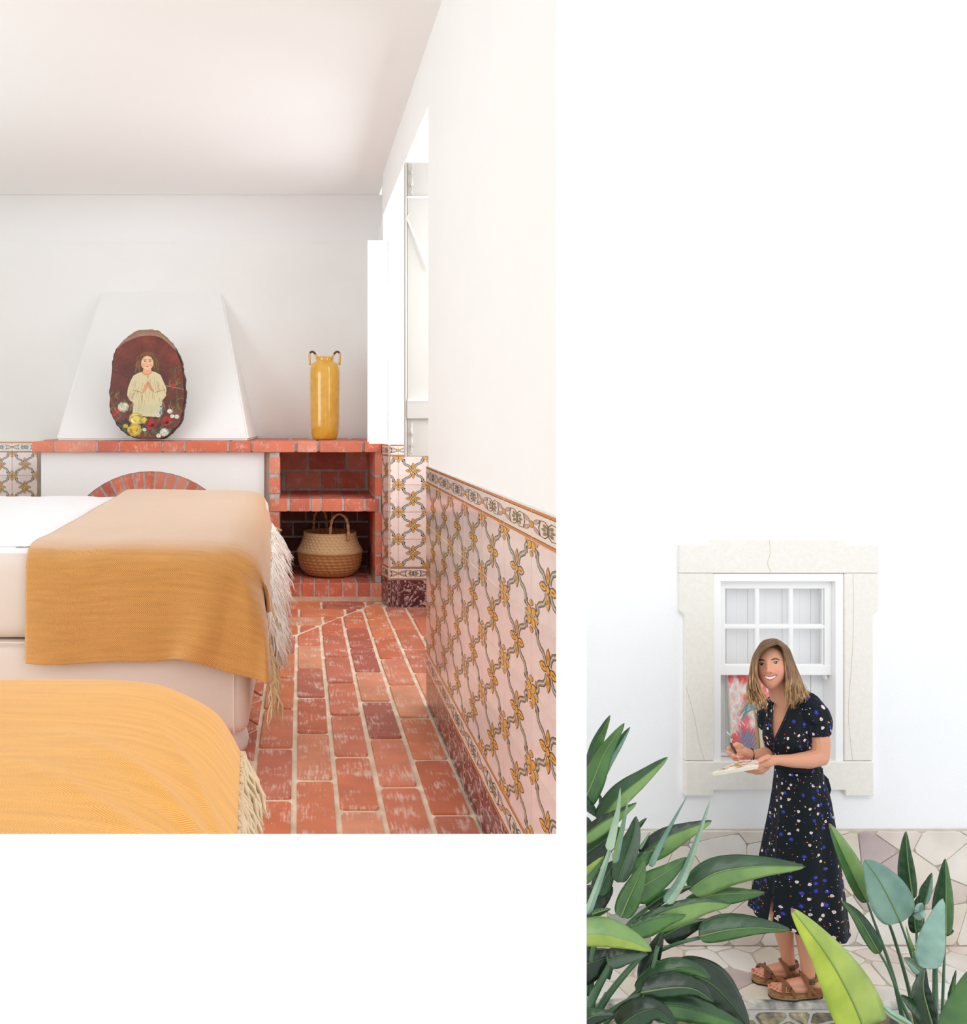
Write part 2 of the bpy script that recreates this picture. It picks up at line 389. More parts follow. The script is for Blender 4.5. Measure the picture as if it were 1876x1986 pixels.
def tile_mesh(kind, u0=0, u1=1, v0=0, v1=1):
    key = (kind, round(u0, 2), round(u1, 2), round(v0, 2), round(v1, 2))
    if key in TC: return TC[key]
    b = MB(); e = .017; base = {'lat': 0, 'ban': 1, 'mar': 9}[kind]
    b.prism([(0, 0), (1, 0), (1, 1), (0, 1)], lambda u, v, h: (e/2+u*(1-e), -h, e/2+v*(1-e)), 0, .006, .0, base)
    for pl, k, h in (LAT if kind == 'lat' else BAN if kind == 'ban' else []):
        q = pl
        for a, bb, c in ((1, 0, u1), (-1, 0, -u0), (0, 1, v1), (0, -1, -v0)):
            q = clip(q, a, bb, c)
            if len(q) < 3: break
        if len(q) < 3 or area2(q) < 1e-5: continue
        V = [(e/2+(u-u0)/(u1-u0)*(1-e), -.006-.00012*h, e/2+(v-v0)/(v1-v0)*(1-e)) for u, v in q]
        b.add(V, [tuple(range(len(V)))], GK.index(k))
    me = bpy.data.meshes.new('tile'); me.from_pydata(b.V, [], b.F); me.update()
    for q in GMAT+[M_mar]: me.materials.append(q)
    me.polygons.foreach_set('material_index', b.M)
    TC[key] = me; return me
def tile(kind, org, size, rz, parent, crop=(0, 1, 0, 1), name='tile'):
    o = bpy.data.objects.new(name, tile_mesh(kind, *crop)); COL.objects.link(o)
    tt = (R.random()-.5)*.002
    o.location = org; o.rotation_euler = (0, tt, rz+tt); o.scale = (size[0], 1, size[1])
    o.parent = parent; o.matrix_parent_inverse = parent.matrix_basis.inverted(); return o
ZR = [0, .1166, .191]+[.191+(.757-.191)*i/4 for i in range(1, 5)]+[.817]
gb = MB(); gb.box(WX-.0052, WX, 1.586, 3.357, 0, .815); gb.box(.466, .86, 5.066, 5.07, 0, .835)
gb.add([(.441, 5.189, 0), (.465, 5.068, 0), (.465, 5.068, .835), (.441, 5.189, .835)], [(0, 1, 2, 3)])
gb.build('tile_bedding', M_grout, wall_right, fix=False)
pit = .247
cols = [(3.357, 3.3135, .82, 1.)]+[(3.3135-pit*k, 3.3135-pit*(k+1), 0., 1.) for k in range(7)]
for (ya, yb, u0, u1) in cols:
    for r in range(7):
        k = 'mar' if r == 0 else 'ban' if r in (1, 6) else 'lat'
        tile(k, (WX-.001, ya, ZR[r]), (ya-yb, ZR[r+1]-ZR[r]), -math.pi/2, wall_right, (u0, u1, 0, 1))
YR = 5.066
zr = [gz(y, 5.06) for y in (1178, 1125, 1099.5, 1045.5, 993, 940.6, 885, 862)]; zr[0] = 0.0
for (pa, pb, u0, u1) in ((757, 772.5, .72, 1), (772.5, 830, 0, 1), (830, 888, 0, 1)):
    for r in range(7):
        k = 'mar' if r == 0 else 'ban' if r in (1, 6) else 'lat'
        tile(k, (gx(pa, YR), YR, zr[r]), (gx(pb, YR)-gx(pa, YR), zr[r+1]-zr[r]), 0, wall_right, (u0, u1, 0, 1))
L = math.hypot(.024, .12)
for r in range(7):
    k = 'mar' if r == 0 else 'ban' if r in (1, 6) else 'lat'
    tile(k, (.4405, 5.188, zr[r]), (L, zr[r+1]-zr[r]), math.atan2(-.12, .024), wall_right, (.1, .72, 0, 1))
# tiles left of the fireplace
wb = bpy.data.objects['wall_back']; YT = 5.93
box('tile_bedding', -1.98, gx(73, YT), YT, BY-.001, .2, gz(857, YT), M_grout, wb)
for c in range(-2, 2):
    pa, pb = -22-(-c)*46 if c < 0 else (-22 if c == 0 else 24), 0
    pa = -22+46*c; pb = pa+46 if c < 1 else 73
    for r, (ya, yb) in enumerate(((857, 877), (877, 922), (922, 967), (967, 1012))):
        tile('ban' if r == 0 else 'lat', (gx(pa, YT), YT-.001, gz(yb, YT)), (gx(pb, YT)-gx(pa, YT), gz(ya, YT)-gz(yb, YT)), 0, wb)

# ------------------------------------------------------------------ brick floor
fl = MB(); fl.box(-3.2, .457, 1.6, BY, -.06, -.004); fl.box(.457, .86, 3.36, BY, -.06, -.004)
floor = fl.build('floor', M_grout, kind='structure', label='terracotta brick floor laid in sandy grout')
A1, B1 = np.array([-.11, 4.256]), np.array([.397, 5.167]); nl = np.array([B1[1]-A1[1], -(B1[0]-A1[0])]); nl = nl/np.hypot(*nl); cl = float(nl@A1)   # nl.p > cl : camera side
def fbrick(poly, clips=()):
    for a, b, c in clips:
        poly = clip(poly, a, b, c)
        if len(poly) < 3 or area2(poly) < 8e-4: return
    # rounded, slightly uneven corners
    q = []; n = len(poly)
    for i in range(n):
        p0, p1, p2 = [np.array(poly[(i+k) % n]) for k in (-1, 0, 1)]; r = .006
        for t in (p0, p2):
            d = t-p1; L = np.hypot(*d)+1e-9; q.append(tuple(p1+d/L*min(r*(1.6 if abs(d[1]) > abs(d[0]) else 1), L*.3)+np.array([R.uniform(-1, 1), R.uniform(-1, 1)])*.0012))
    cx, cy = np.mean([p[0] for p in q]), np.mean([p[1] for p in q]); z = R.uniform(-.0015, .0015)
    tx, ty = R.uniform(-.006, .006), R.uniform(-.004, .004)
    b = MB(); b.prism([(u-cx, v-cy) for u, v in q], lambda u, v, h: (u, v, h+u*tx+v*ty), -.02, .003, .0028)
    o = b.build('brick', M_floorb, floor); o.location = (cx, cy, z)
colsX = [-.127, -.0151, .0952, .2069, .3204, .432, .544, .656, .768]; offs = [2.521, 2.657, 2.452, 2.609, 2.424, 2.60, 2.45, 2.6]
g = .0075; gy = .012
for i in range(8):
    y = offs[i]-.39*3
    while y < 5.3:
        x0, x1 = colsX[i]+g, colsX[i+1]-g
        if i < 5 and y+.39 > 1.9 or (i >= 5 and y > 3.3): 
            x1 = min(x1, WX-.008) if (i == 4 and y < 3.4) else x1
            fbrick([(x0, y+gy), (x1, y+gy), (x1, y+.39-gy), (x0, y+.39-gy)], [(-nl[0], -nl[1], -cl-.011), (0, 1, 5.055 if i >= 5 else 5.19)])
        y += .39
for r in range(10):
    y1 = 5.205-.193*r; y0 = y1-.193
    for k in range(-8, 6):
        x0 = -.12+.232*k+(.116 if r % 2 else 0)
        if x0 > .45 or y0 < 3.9: continue
        fbrick([(x0+g, y0+gy), (x0+.232-g, y0+gy), (x0+.232-g, y1-gy), (x0+g, y1-gy)], [(nl[0], nl[1], cl-.011), (1, 0, .44)])
# diagonal field under the beds, left of the border course
for i in range(-2, 12):
    for j in range(-12, 12):
        a, b = .13, .23; cx0, cy0 = -.127+(i-j)*a*.707*1.0, 2.3+(i+j)*b*.707
        if not (-.75 < cx0 < -.05 and 1.9 < cy0 < 4.2): continue
        fbrick([(cx0, cy0-b*.707+.012), (cx0+a*.707-.007, cy0), (cx0, cy0+b*.707-.012), (cx0-a*.707+.007, cy0)], [(1, 0, -.127-.006), (nl[0]*-1, nl[1]*-1, -cl-.01)] if cy0 > 3.9 else [(1, 0, -.127-.006)])

# ------------------------------------------------------------------ fireplace
fp = empty('fireplace', (gx(300, FY), FY+.3, 0), label='white plastered fireplace with brick mantel, brick arch and open brick shelves', cat='fireplace')
def F_(px, py, d=0.): return (gx(px, FY), FY+d, gz(py, FY))
def fbox(name, a, t, c, u, d0, d1, m, bev=.003, parent=fp, **kw):
    """front rectangle given in px on the fireplace's front plane, running back from d0 to d1"""
    return box(name, gx(a, FY), gx(c, FY), FY+d0, FY+d1, gz(u, FY), gz(t, FY), m, parent, bev=bev, **kw)
zt = gz(856.5, FY)
for a, c in ((62, 103), (105.5, 186), (189.5, 229.5), (232.5, 314), (317, 356.5), (360, 440.5), (444.5, 486.5), (490.5, 571), (577, 615), (620.5, 702.5), (707.5, 740)):
    fbox('brick', a, 856.5, c, 877, -.012 if a > 480 else 0, .34, M_wallb)
    fbox('brick', a-12, 856.5, c-14, 872, .36, .74, M_wallb)
fbox('mortar', 63, 858, 739, 875.5, .0045, .74, M_mortar, 0)
hd = MB(); q = [P(108, 853, FY+.22), P(483, 853, FY+.22), P(430, 560, 6.012), P(196, 560, 6.012)]
zb = zt+.001; q[0] = (q[0][0], q[0][1], zb); q[1] = (q[1][0], q[1][1], zb)
bk = [(q[0][0]-.02, 6.04, zb), (q[1][0]+.03, 6.04, zb), (q[2][0], 6.04, q[2][2]), (q[3][0], 6.04, q[3][2])]
hd.add(q+bk, [(0, 1, 2, 3), (1, 5, 6, 2), (4, 0, 3, 7), (3, 2, 6, 7), (4, 5, 1, 0), (5, 4, 7, 6)])
ho = hd.build('chimney_hood', M_plaster, fp)
bm = bmesh.new(); bm.from_mesh(ho.data); bmesh.ops.bevel(bm, geom=bm.edges[:], offset=.012, segments=3, affect='EDGES'); bm.to_mesh(ho.data); bm.free()
# plaster front with the arched opening
ac = (289, 1098); Ro, Ri = 183, 143
fr = MB(); arcp = [(ac[0]+Ro*math.sin(a), ac[1]-Ro*math.cos(a)) for a in np.linspace(-.95, .95, 19)]
poly = [(75, 877.5), (512, 877.5)]
top = [(75, 877.5)]+[(x, 877.5) for x, y in arcp]+[(512, 877.5)]; bot = [(75, arcp[0][1])]+arcp+[(512, arcp[-1][1])]
V = [F_(x, y, .05) for x, y in top+bot]; n = len(top)
fr.add(V, [(i, i+1, n+i+1, n+i) for i in range(n-1)])
fr.add([F_(x, y, d) for x, y in arcp for d in (.05, .12)], [(2*i, 2*i+1, 2*i+3, 2*i+2) for i in range(len(arcp)-1)])
fr.build('plaster_front', M_plaster, fp, fix=False)
fbox('plaster_front', 75, arcp[0][1], arcp[0][0], 1160, .05, .6, M_plaster, 0)
fbox('plaster_front', arcp[-1][0], arcp[-1][1], 512, 1160, .05, .6, M_plaster, 0)
fbox('plaster_front', 75, 877.5, 90, 1160, .051, .6, M_plaster, 0)
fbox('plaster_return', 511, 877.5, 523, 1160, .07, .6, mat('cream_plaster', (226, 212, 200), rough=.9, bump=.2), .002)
for i in range(15):
    a0 = -.93+i*.125; a1 = a0+.088; b = MB()
    pl = [(ac[0]+r*math.sin(a), ac[1]-r*math.cos(a)) for r, a in ((Ro-1, a0-.006), (Ro-1, a1+.006), (Ri, a1), (Ri, a0))]
    b.prism(pl, lambda u, v, h: F_(u, v, -h), -.2, -.052, .004); b.build('brick', M_wallb, fp)
b = MB(); V = []; ar = np.linspace(-.95, .95, 24)
for a in ar:
    for r in (Ro-.5, Ri+1): V.append(F_(ac[0]+r*math.sin(a), ac[1]-r*math.cos(a), .056))
b.add(V, [(2*i, 2*i+1, 2*i+3, 2*i+2) for i in range(len(ar)-1)]); b.build('mortar', M_mortar, fp, fix=False)
M_firebox = mat('dark_firebox_brick', (52, 36, 30), rough=.95, var=.3, vs=12., bump=.5)  # dark brown brick colour for the inside of the firebox
hb = MB(); hb.box(gx(165, FY), gx(415, FY), 5.86, 5.9, 0, zt-.05); hb.box(gx(165, FY), gx(180, FY), FY+.2, 5.86, 0, zt-.1); hb.box(gx(400, FY), gx(415, FY), FY+.2, 5.86, 0, zt-.1); hb.box(gx(165, FY), gx(415, FY), FY+.2, 5.86, zt-.09, zt-.055)
hb.build('firebox', M_firebox, fp)
# brick shelf unit
fbox('mortar', 523.5, 877, 542, 1158, .004, .58, M_mortar, 0)
for t, u in ((886, 919), (925, 958)): fbox('brick', 522.5, t, 543, u, 0, .56, M_wallb)
for t, u in ((996, 1033), (1038, 1074), (1079, 1120)): fbox('brick', 522.5, t, 541.5, u, 0, .56, M_wallb)
fbox('mortar', 728.5, 877, 740, 1130, .004, .58, M_mortar, 0)
for k, (t, u) in enumerate(((880, 921), (926, 962), (994, 1032), (1037, 1074), (1079, 1117))): fbox('brick', 727.5, t, 741.5, u, 0, .56, M_wallb)
fbox('mortar', 524, 968.5, 735, 991, .0, .58, M_mortar, 0)
for a, c in ((522.5, 557.5), (563, 600.5), (604, 621.5), (625, 663.5), (668, 704.5), (709.5, 734)):
    fbox('brick', a, 967.5, c, 992, -.006, .2, M_wallb); fbox('brick', a, 967.5, c, 992, .215, .57, M_wallb)
bkY = 5.8
fb2 = box('mortar', gx(543, FY), gx(730, FY), bkY+.005, bkY+.06, .05, zt-.05, M_mortar, fp)
def bbrick(a, t, c, u, m=M_wallb): box('brick', gx(a, bkY), gx(c, bkY), bkY, bkY+.03, gz(u, bkY), gz(t, bkY), m, fp, bev=.003)
for a, c in ((520, 594.5), (600.5, 670), (676, 712)): bbrick(a, 872, c, 910)
for a, c in ((555, 619), (623, 655), (658.5, 707)): bbrick(a, 915, c, 947)
M_dkb = brick_mat('dark_niche_brick', [(112, 56, 44), (134, 66, 52), (96, 48, 40)], .1)  # darker brick colours for the back of the lower niche
for r in range(5):
    for k in range(4):
        a = 545+k*50-(25 if r % 2 else 0); bbrick(a, 985+r*29, a+47, 1010+r*29, M_dkb)
fbox('mortar', 516, 1132, 740, 1163, .004, .6, M_mortar, 0)
for k, a in enumerate((503, 531.5, 558, 585, 612, 639.5, 667, 694, 722)):
    c = (530, 555, 582, 609, 636.5, 664, 690.5, 718.5, 741)[k]
    fbox('brick', a, 1131, c, 1158, 0, .28, M_wallb); fbox('brick', a, 1131, c, 1158, .3, .575, M_wallb)
fbox('mortar', 503, 1157.2, 742, 1166.5, -.003, .6, mat('limewashed_footing', (214, 178, 156), rough=.9, var=.15, vs=20., bump=.4), 0)

# ------------------------------------------------------------------ shutters
sh = empty('window_shutter', (.55, 4.93, gz(857, 4.93)), label='bright white folded shutter leaf standing at the end of the brick mantel', cat='shutter')
for a, c, dy in ((713, 752, 0), (752.8, 784, .004)):
    box('panel', gx(a, 4.93), gx(c, 4.93), 4.93+dy, 4.955+dy, gz(857, 4.93), gz(464 if a > 720 else 466, 4.93), M_white, sh, bev=.002)
box('rail', gx(716, 4.93), gx(783, 4.93), 4.925, 4.96, gz(860, 4.93)-.002, gz(855.5, 4.93), mat('blue_white_paint', (226, 232, 242)), sh)
s2 = empty('window_shutter', (.52, 4.02, .83), label='grey-white shutter leaf with two latches beside the tiled right wall', cat='shutter')
Ys = 4.02
def sb(name, a, t, c, u, d0, d1, m=M_shut, bev=.003): return box(name, gx(a, Ys), gx(c, Ys), Ys+d0, Ys+d1, gz(u, Ys), gz(t, Ys), m, s2, bev=bev)
sb('panel', 785, 315, 842, 885, 0, .03); sb('stile', 785, 315, 789.5, 885, -.008, .001); sb('stile', 790.5, 317, 793, 884, -.004, .001)
sb('rail', 789, 381, 842, 385, -.012, .001, M_white); sb('rail', 788.5, 776, 842, 812, -.02, .001); sb('rail', 790, 774, 842, 779, -.024, .001, M_white)
for yy, k in ((345, 1), (848, 2)):
    t = MB(); t.tube([P(799, yy-28, Ys-.012), P(798.5, yy-14, Ys-.014), P(799.5, yy, Ys-.012), P(799, yy+26, Ys-.012), P(797.5, yy+31, Ys-.014), P(801, yy+31, Ys-.02)], .0035, 6)
    t.box(gx(796.5, Ys), gx(802, Ys), Ys-.02, Ys, gz(yy-6, Ys), gz(yy-10, Ys)); t.box(gx(796.5, Ys), gx(802, Ys), Ys-.02, Ys, gz(yy+18, Ys), gz(yy+14, Ys))
    t.build('latch', M_iron, s2)
t = MB(); t.tube([P(790, 425, Ys-.006), P(806, 462, Ys-.01), P(831, 525, Ys-.012)], .0035, 6); t.tube([P(790, 425, Ys-.006), P(791, 418, Ys-.008), P(796, 414, Ys-.006)], .0016, 6); t.build('stay_rod', M_white, s2)
# ------------------------------------------------------------------ painted wood slice on the mantel
ks = 220/1618.
def c1(x, y): return (180+x*ks, 610+y*ks)
OUT = [(340,440),(400,370),(480,300),(560,240),(660,205),(790,198),(900,215),(970,260),(1040,320),(1120,410),(1180,490),(1225,590),(1262,690),(1285,810),(1305,920),(1308,1040),(1322,1130),(1310,1240),(1300,1340),(1280,1450),(1262,1550),(1190,1630),(1110,1710),(1000,1775),(880,1788),(740,1785),(610,1770),(480,1710),(400,1650),(330,1560),(270,1450),(240,1350),(228,1200),(225,1080),(240,950),(255,800),(262,660),(285,540)]
INN = [(350,470),(430,400),(530,350),(640,308),(760,290),(880,300),(970,330),(1060,400),(1130,470),(1175,510)]+[(x-12 if x > 700 else x+14, y-8 if y > 1500 else y) for x, y in OUT[11:]]
Yp = FY+.13; pt = empty('wood_slice_painting', (gx(290, Yp), Yp, gz(852, Yp)), label='oval bark-edged wood slice painted with a praying child above roses, standing on the mantel', cat='painting')
oc = cr(OUT+[OUT[0]], 130)[:-1]; ic = cr(INN+[INN[0]], 130)[:-1]
tilt = .10
def pw(x, y, d):   # slab leans back against the hood
    px, py = c1(x, y); z0 = gz(852, Yp); z = gz(py, Yp); return (gx(px, Yp), Yp+d+(z-z0)*tilt, max(z, z0+.001))
Vb = []; Cb = []
for i, p in enumerate(oc):
    ro = R.uniform(-9, 9); c = np.array([750, 1000.]); dirv = (p-c)/np.hypot(*(p-c)); e = p+dirv*ro
    top = p[1] < 480
    for q, d in ((e, .05), (e+dirv*3, .02), (e-dirv*4, -.008), (ic[i] if not top else p-dirv*8, -.013)):
        Vb.append(pw(q[0], q[1], d)); Cb.append((150, 112, 92) if top else (R.choice([(74, 58, 52), (50, 40, 38), (98, 78, 68)])))
    Vb.append(pw(ic[i][0], ic[i][1], -.014)); Cb.append((168+R.uniform(-14, 14), 132+R.uniform(-12, 12), 112) if top else (70, 36, 30))
n = len(oc); F = [(i*5+k, ((i+1) % n)*5+k, ((i+1) % n)*5+k+1, i*5+k+1) for i in range(n) for k in range(4)]
F.append(tuple(i*5 for i in range(n)))
o = pyd('bark_edge', Vb, F, pt, vmat('bark', rough=.9, bump=.8, bs=120.), colr=Cb)
gxn, gyn = 230, 320
X, Yy = np.meshgrid(np.linspace(215, 1330, gxn), np.linspace(280, 1800, gyn))
pa = Paint(X, Yy, (112, 50, 38)); pa.ell(850, 500, 520, 380, (128, 56, 36), soft=.9, a=.7); pa.ell(760, 1050, 420, 700, (86, 42, 36), soft=.6, a=.6)
pa.noise(.006, .25); pa.noise(.03, .12, 5.)
pa.line([(265, 800), (400, 850), (520, 915)], 10, (60, 40, 36)); pa.line([(900, 1010), (1040, 1015), (1290, 1065)], 10, (190, 170, 150), .7)
# plants of the border
rr = random.Random(3)
for i in range(46):
    x = rr.choice([rr.uniform(1090, 1270), rr.uniform(240, 420)]); y = rr.uniform(780, 1500) if x > 800 else rr.uniform(1050, 1600)
    a = rr.uniform(-2.4, -.6); pa.line([(x, y), (x+60*math.cos(a)*.6, y+60*math.sin(a)*.8), (x+90*math.cos(a+.4), y+90*math.sin(a+.4))], 13, rr.choice([(96, 104, 58), (74, 82, 46), (132, 124, 66)]), .8)
pa.line([(1190, 1400), (1200, 1200), (1180, 1000), (1160, 800)], 12, (84, 92, 52))
for i in range(60):
    a = rr.uniform(0, 6.28); r = rr.uniform(0, 1); x = 760+430*r*math.cos(a); y = 1600+150*r*math.sin(a); pa.ell(x, y, 50, 20, rr.choice([(64, 84, 40), (46, 58, 36), (98, 110, 50), (40, 44, 34)]), a)
for i in range(70):
    x = rr.uniform(430, 1180); y = 1640+rr.uniform(-130, 120)*(1-abs(x-800)/900); a = rr.uniform(-3.1, 0); c_ = rr.choice([(70, 92, 44), (52, 70, 38), (104, 112, 56), (38, 46, 32)])
    pa.line([(x, y), (x+35*math.cos(a), y+28*math.sin(a)), (x+60*math.cos(a+.3), y+55*math.sin(a+.3))], 17, c_, .85)
# hair, robe, face, hands
pa.poly([(770, 530), (690, 545), (640, 610), (625, 690), (585, 760), (575, 830), (640, 850), (900, 850), (955, 820), (935, 740), (915, 640), (880, 560), (820, 530)], (82, 54, 34), .92)
pa.ell(768, 590, 105, 66, (122, 74, 34))
for i in range(40):
    sg = rr.choice([-1, 1]); x = 768+sg*rr.uniform(80, 150); y = rr.uniform(600, 700); w_ = rr.uniform(8, 20)
    pa.line([(768+sg*rr.uniform(10, 70), 560), (x, y), (x+sg*w_+12*math.sin(y), y+60), (x+sg*w_*1.5, y+125)], 7, rr.choice([(140, 92, 44), (70, 46, 30), (108, 72, 40), (160, 110, 60)]), .75)
robe = [(700, 815), (640, 830), (570, 870), (530, 950), (495, 1050), (485, 1150), (520, 1220), (580, 1260), (565, 1410), (700, 1450), (900, 1460), (985, 1400), (985, 1230), (1040, 1160), (1045, 1050), (1000, 950), (960, 860), (890, 820), (830, 805)]
pa.poly(robe, (214, 200, 158))
for i in range(90):
    x = rr.uniform(535, 1000); y = rr.uniform(870, 1330); k_ = (x-770)/260; pa.line([(x, y), (x+k_*30, y+50), (x+k_*36+rr.uniform(-8, 8), y+rr.uniform(80, 120))], 7, rr.choice([(176, 152, 108), (222, 208, 168), (150, 124, 86)]), .6)
pa.line([(700, 1110), (560, 1080)], 8, (150, 120, 84)); pa.line([(880, 1110), (1030, 1070)], 8, (150, 120, 84)); pa.line([(700, 1260), (700, 1130)], 10, (140, 110, 76))
pa.poly([(590, 1270), (700, 1280), (900, 1290), (980, 1230), (970, 1400), (580, 1400)], (196, 196, 158), .6)
pa.poly([(715, 760), (820, 760), (835, 830), (770, 865), (700, 830)], (224, 166, 124)); pa.ell(766, 685, 92, 100, (234, 190, 150)); pa.ell(715, 715, 28, 22, (226, 150, 118), 0, .9, .7); pa.ell(815, 715, 28, 22, (226, 150, 118), 0, .9, .7)
pa.poly([(768, 572), (712, 604), (682, 660), (676, 730), (652, 700), (655, 620), (700, 570)], (104, 64, 32)); pa.poly([(768, 572), (822, 604), (850, 660), (860, 730), (884, 700), (878, 620), (836, 570)], (104, 64, 32)); pa.ell(768, 560, 80, 20, (120, 76, 38), 0, .4)
for ex in (733, 805): pa.ell(ex, 660, 17, 8, (70, 50, 50)); pa.line([(ex-24, 643), (ex, 634), (ex+22, 642)], 6, (120, 80, 56))
pa.line([(764, 660), (758, 700), (772, 708)], 5, (190, 130, 96)); pa.ell(766, 737, 20, 9, (196, 84, 66)); pa.line([(690, 815), (730, 850), (780, 860), (825, 820)], 8, (176, 112, 50)); pa.line([(780, 860), (780, 915)], 7, (176, 112, 50)); pa.line([(762, 880), (798, 880)], 7, (176, 112, 50))
pa.poly([(778, 945), (740, 1000), (700, 1090), (715, 1130), (770, 1060), (780, 990)], (214, 152, 112)); pa.poly([(782, 945), (815, 1000), (872, 1090), (870, 1120), (800, 1065), (784, 990)], (206, 142, 104)); pa.line([(780, 950), (781, 1040)], 6, (110, 60, 44))
def rose(x, y, r, c, dk):
    for k in range(9):
        s_ = rr.uniform(.76, 1.1); a = k*.7+rr.uniform(-.2, .2); pa.ell(x+r*.55*math.cos(a), y+r*.45*math.sin(a), r*.5, r*.42, tuple(min(255, v*s_) for v in c), a, .3)
    pa.ell(x, y, r*.6, r*.5, c)
    for k in range(11):
        a = rr.uniform(0, 6.28); q = rr.uniform(.3, .85)*r; pa.line([(x+q*math.cos(a), y+q*.8*math.sin(a)), (x+q*math.cos(a+.5), y+q*.8*math.sin(a+.5)), (x+q*math.cos(a+1), y+q*.8*math.sin(a+1))], r*.1, rr.choice([dk, tuple(min(255, v*1.15) for v in c)]))
rose(435, 1320, 78, (206, 204, 178), (150, 146, 116)); rose(620, 1490, 100, (222, 200, 104), (160, 124, 40)); rose(600, 1645, 100, (208, 178, 62), (148, 108, 24)); rose(470, 1590, 34, (208, 170, 52), (150, 108, 30)); rose(730, 1510, 50, (206, 184, 78), (150, 120, 40))
for x, y, r in ((840, 1560, 88), (1045, 1520, 80)): rose(x, y, r, (164, 36, 30), (98, 18, 20)); pa.ell(x+15, y+20, 26, 24, (44, 14, 16))
for x, y, r in ((1100, 1380, 38), (1135, 1450, 30), (1200, 1455, 34), (930, 1430, 40), (1025, 1680, 62), (945, 1725, 34), (740, 1640, 28)): rose(x, y, r, (216, 216, 206), (140, 146, 150)); pa.ell(x, y, r*.25, r*.2, (200, 170, 70))
for x, y in ((1115, 1005), (1140, 1050), (1160, 1000), (325, 1360), (345, 1400), (310, 1430), (360, 1380)): pa.ell(x, y, 17, 15, (208, 50, 36))
for i in range(14): pa.ell(rr.uniform(950, 1010), rr.uniform(1310, 1420), 16, 10, rr.choice([(86, 120, 130), (60, 90, 92), (160, 180, 186)]), rr.uniform(0, 3))
V = [pw(x, y, -.0145) for x, y in zip(X.ravel(), Yy.ravel())]
icl = [tuple(p) for p in ic]; insd = np.array([inpoly(x, y, icl) for x, y in zip(X.ravel(), Yy.ravel())])
keep = lambda i, j: insd[i*gxn+j] and insd[i*gxn+j+1] and insd[(i+1)*gxn+j] and insd[(i+1)*gxn+j+1]
pyd('painted_face', V, gridF(gyn, gxn, keep), pt, vmat('oil_paint', rough=.4), colr=pa.C.reshape(-1, 3))

# ------------------------------------------------------------------ yellow vase
Yv = 5.62; vx = gx(630, Yv); vz = zt+.0015; k = Yv/FOC; base_y = VY+(CH-vz)/k
vs = empty('vase', (vx, Yv, vz), label='tall glossy yellow ceramic vase with two small loop handles on the mantel', cat='vase')
hs_ = (base_y-692)*k
prof = [(0, .004), (.061, 0), (.068, .006), (.076, .03), (.080, .07)]
pr = [(22.5, 851), (24.2, 846), (26.5, 838), (27.8, 825), (28.2, 780), (28.8, 740), (29, 724), (28, 714), (25.5, 706.5), (21.5, 702.5), (17.6, 700.8), (16.4, 698.5), (17.6, 695), (17.2, 692), (14.5, 692), (14, 700)]
b = MB(); b.lathe([(r*k, max(0, (851.5-y)*k*(hs_/((851.5-692)*k)))) for r, y in pr], (vx, Yv, vz), 48)
M_vase = mat('yellow_glaze', (226, 170, 52), rough=.12, var=.03, vs=26., coat=.6, col2=(232, 180, 66)); b.build('vessel', M_vase, vs, True)
for s in (-1, 1):
    h = MB(); pts = [(s*28.6, 708), (s*29.5, 695), (s*29, 686), (s*24, 682.5), (s*18, 687), (s*15.5, 693)]
    c = cr([(vx+x*k, Yv, vz+(851.5-y)*k*hs_/((851.5-692)*k)) for x, y in pts], 22); h.tube(c, .0062, 8)
    h.build('handle', M_vase, vs, True)
    h = MB(); h.tube(c[9:18]+np.array([0, -.0012, .0012]), .0063, 8); h.build('handle_rim', mat('dark_glaze', (58, 40, 30), rough=.15, coat=.5), vs, True)

# ------------------------------------------------------------------ seagrass basket
Yk = 5.5; bx = gx(640, Yk); zf = gz(1131, FY)+.002; k = Yk/FOC
bk_ = empty('basket', (bx, Yk, zf), label='round woven seagrass belly basket with loop handles in the lower brick shelf', cat='basket')
pr = [(0, .003), (.10, .0), (.135, .012), (.163, .05), (.176, .10), (.181, .15), (.183, .165), (.181, .178), (.165, .215), (.150, .26), (.146, .30), (.1465, .302), (.140, .300), (.145, .26), (.155, .22), (.165, .16), (.15, .06), (.1, .012), (0, .01)]
pr = [(r*1.0, z*.80) for r, z in pr]
c = cr(pr, 210); nn = 264; V = []; C = []
for i, (r, z) in enumerate(c):
    for j in range(nn):
        a = 2*math.pi*j/nn; wv = math.sin(i*math.pi*.9)*math.cos(j*math.pi) if r > .02 else 0
        up = z > .165*.80 and i < 135; row_ = i//5
        ph = (j*.9+row_*1.9+i*.25) if up else (j*.75+row_*1.57)
        d = .0014*math.sin(ph)*(1 if r > .03 else 0)+.0018*math.sin(i*1.2566)
        V.append((bx+(r+d)*math.cos(a), Yk+(r+d)*math.sin(a), zf+z+.0))
        t = .5+.3*math.sin(ph)+.25*math.sin(i*1.2566); t2 = noise.noise(Vector((a*14, i*.5, 1)))*.5+.5
        lo, hi = ((198, 158, 112), (236, 206, 164)) if up else ((160, 108, 62), (204, 152, 98))
        q = np.clip(.25+t*.5+(t2-.5)*.6, 0, 1); C.append([lo[m_]+(hi[m_]-lo[m_])*q for m_ in range(3)])
pyd('woven_body', V, gridF(len(c), nn, wrap=True), bk_, vmat('seagrass', rough=.75, bump=.5, bs=160.), True, colr=C)
zr_ = zf+.240
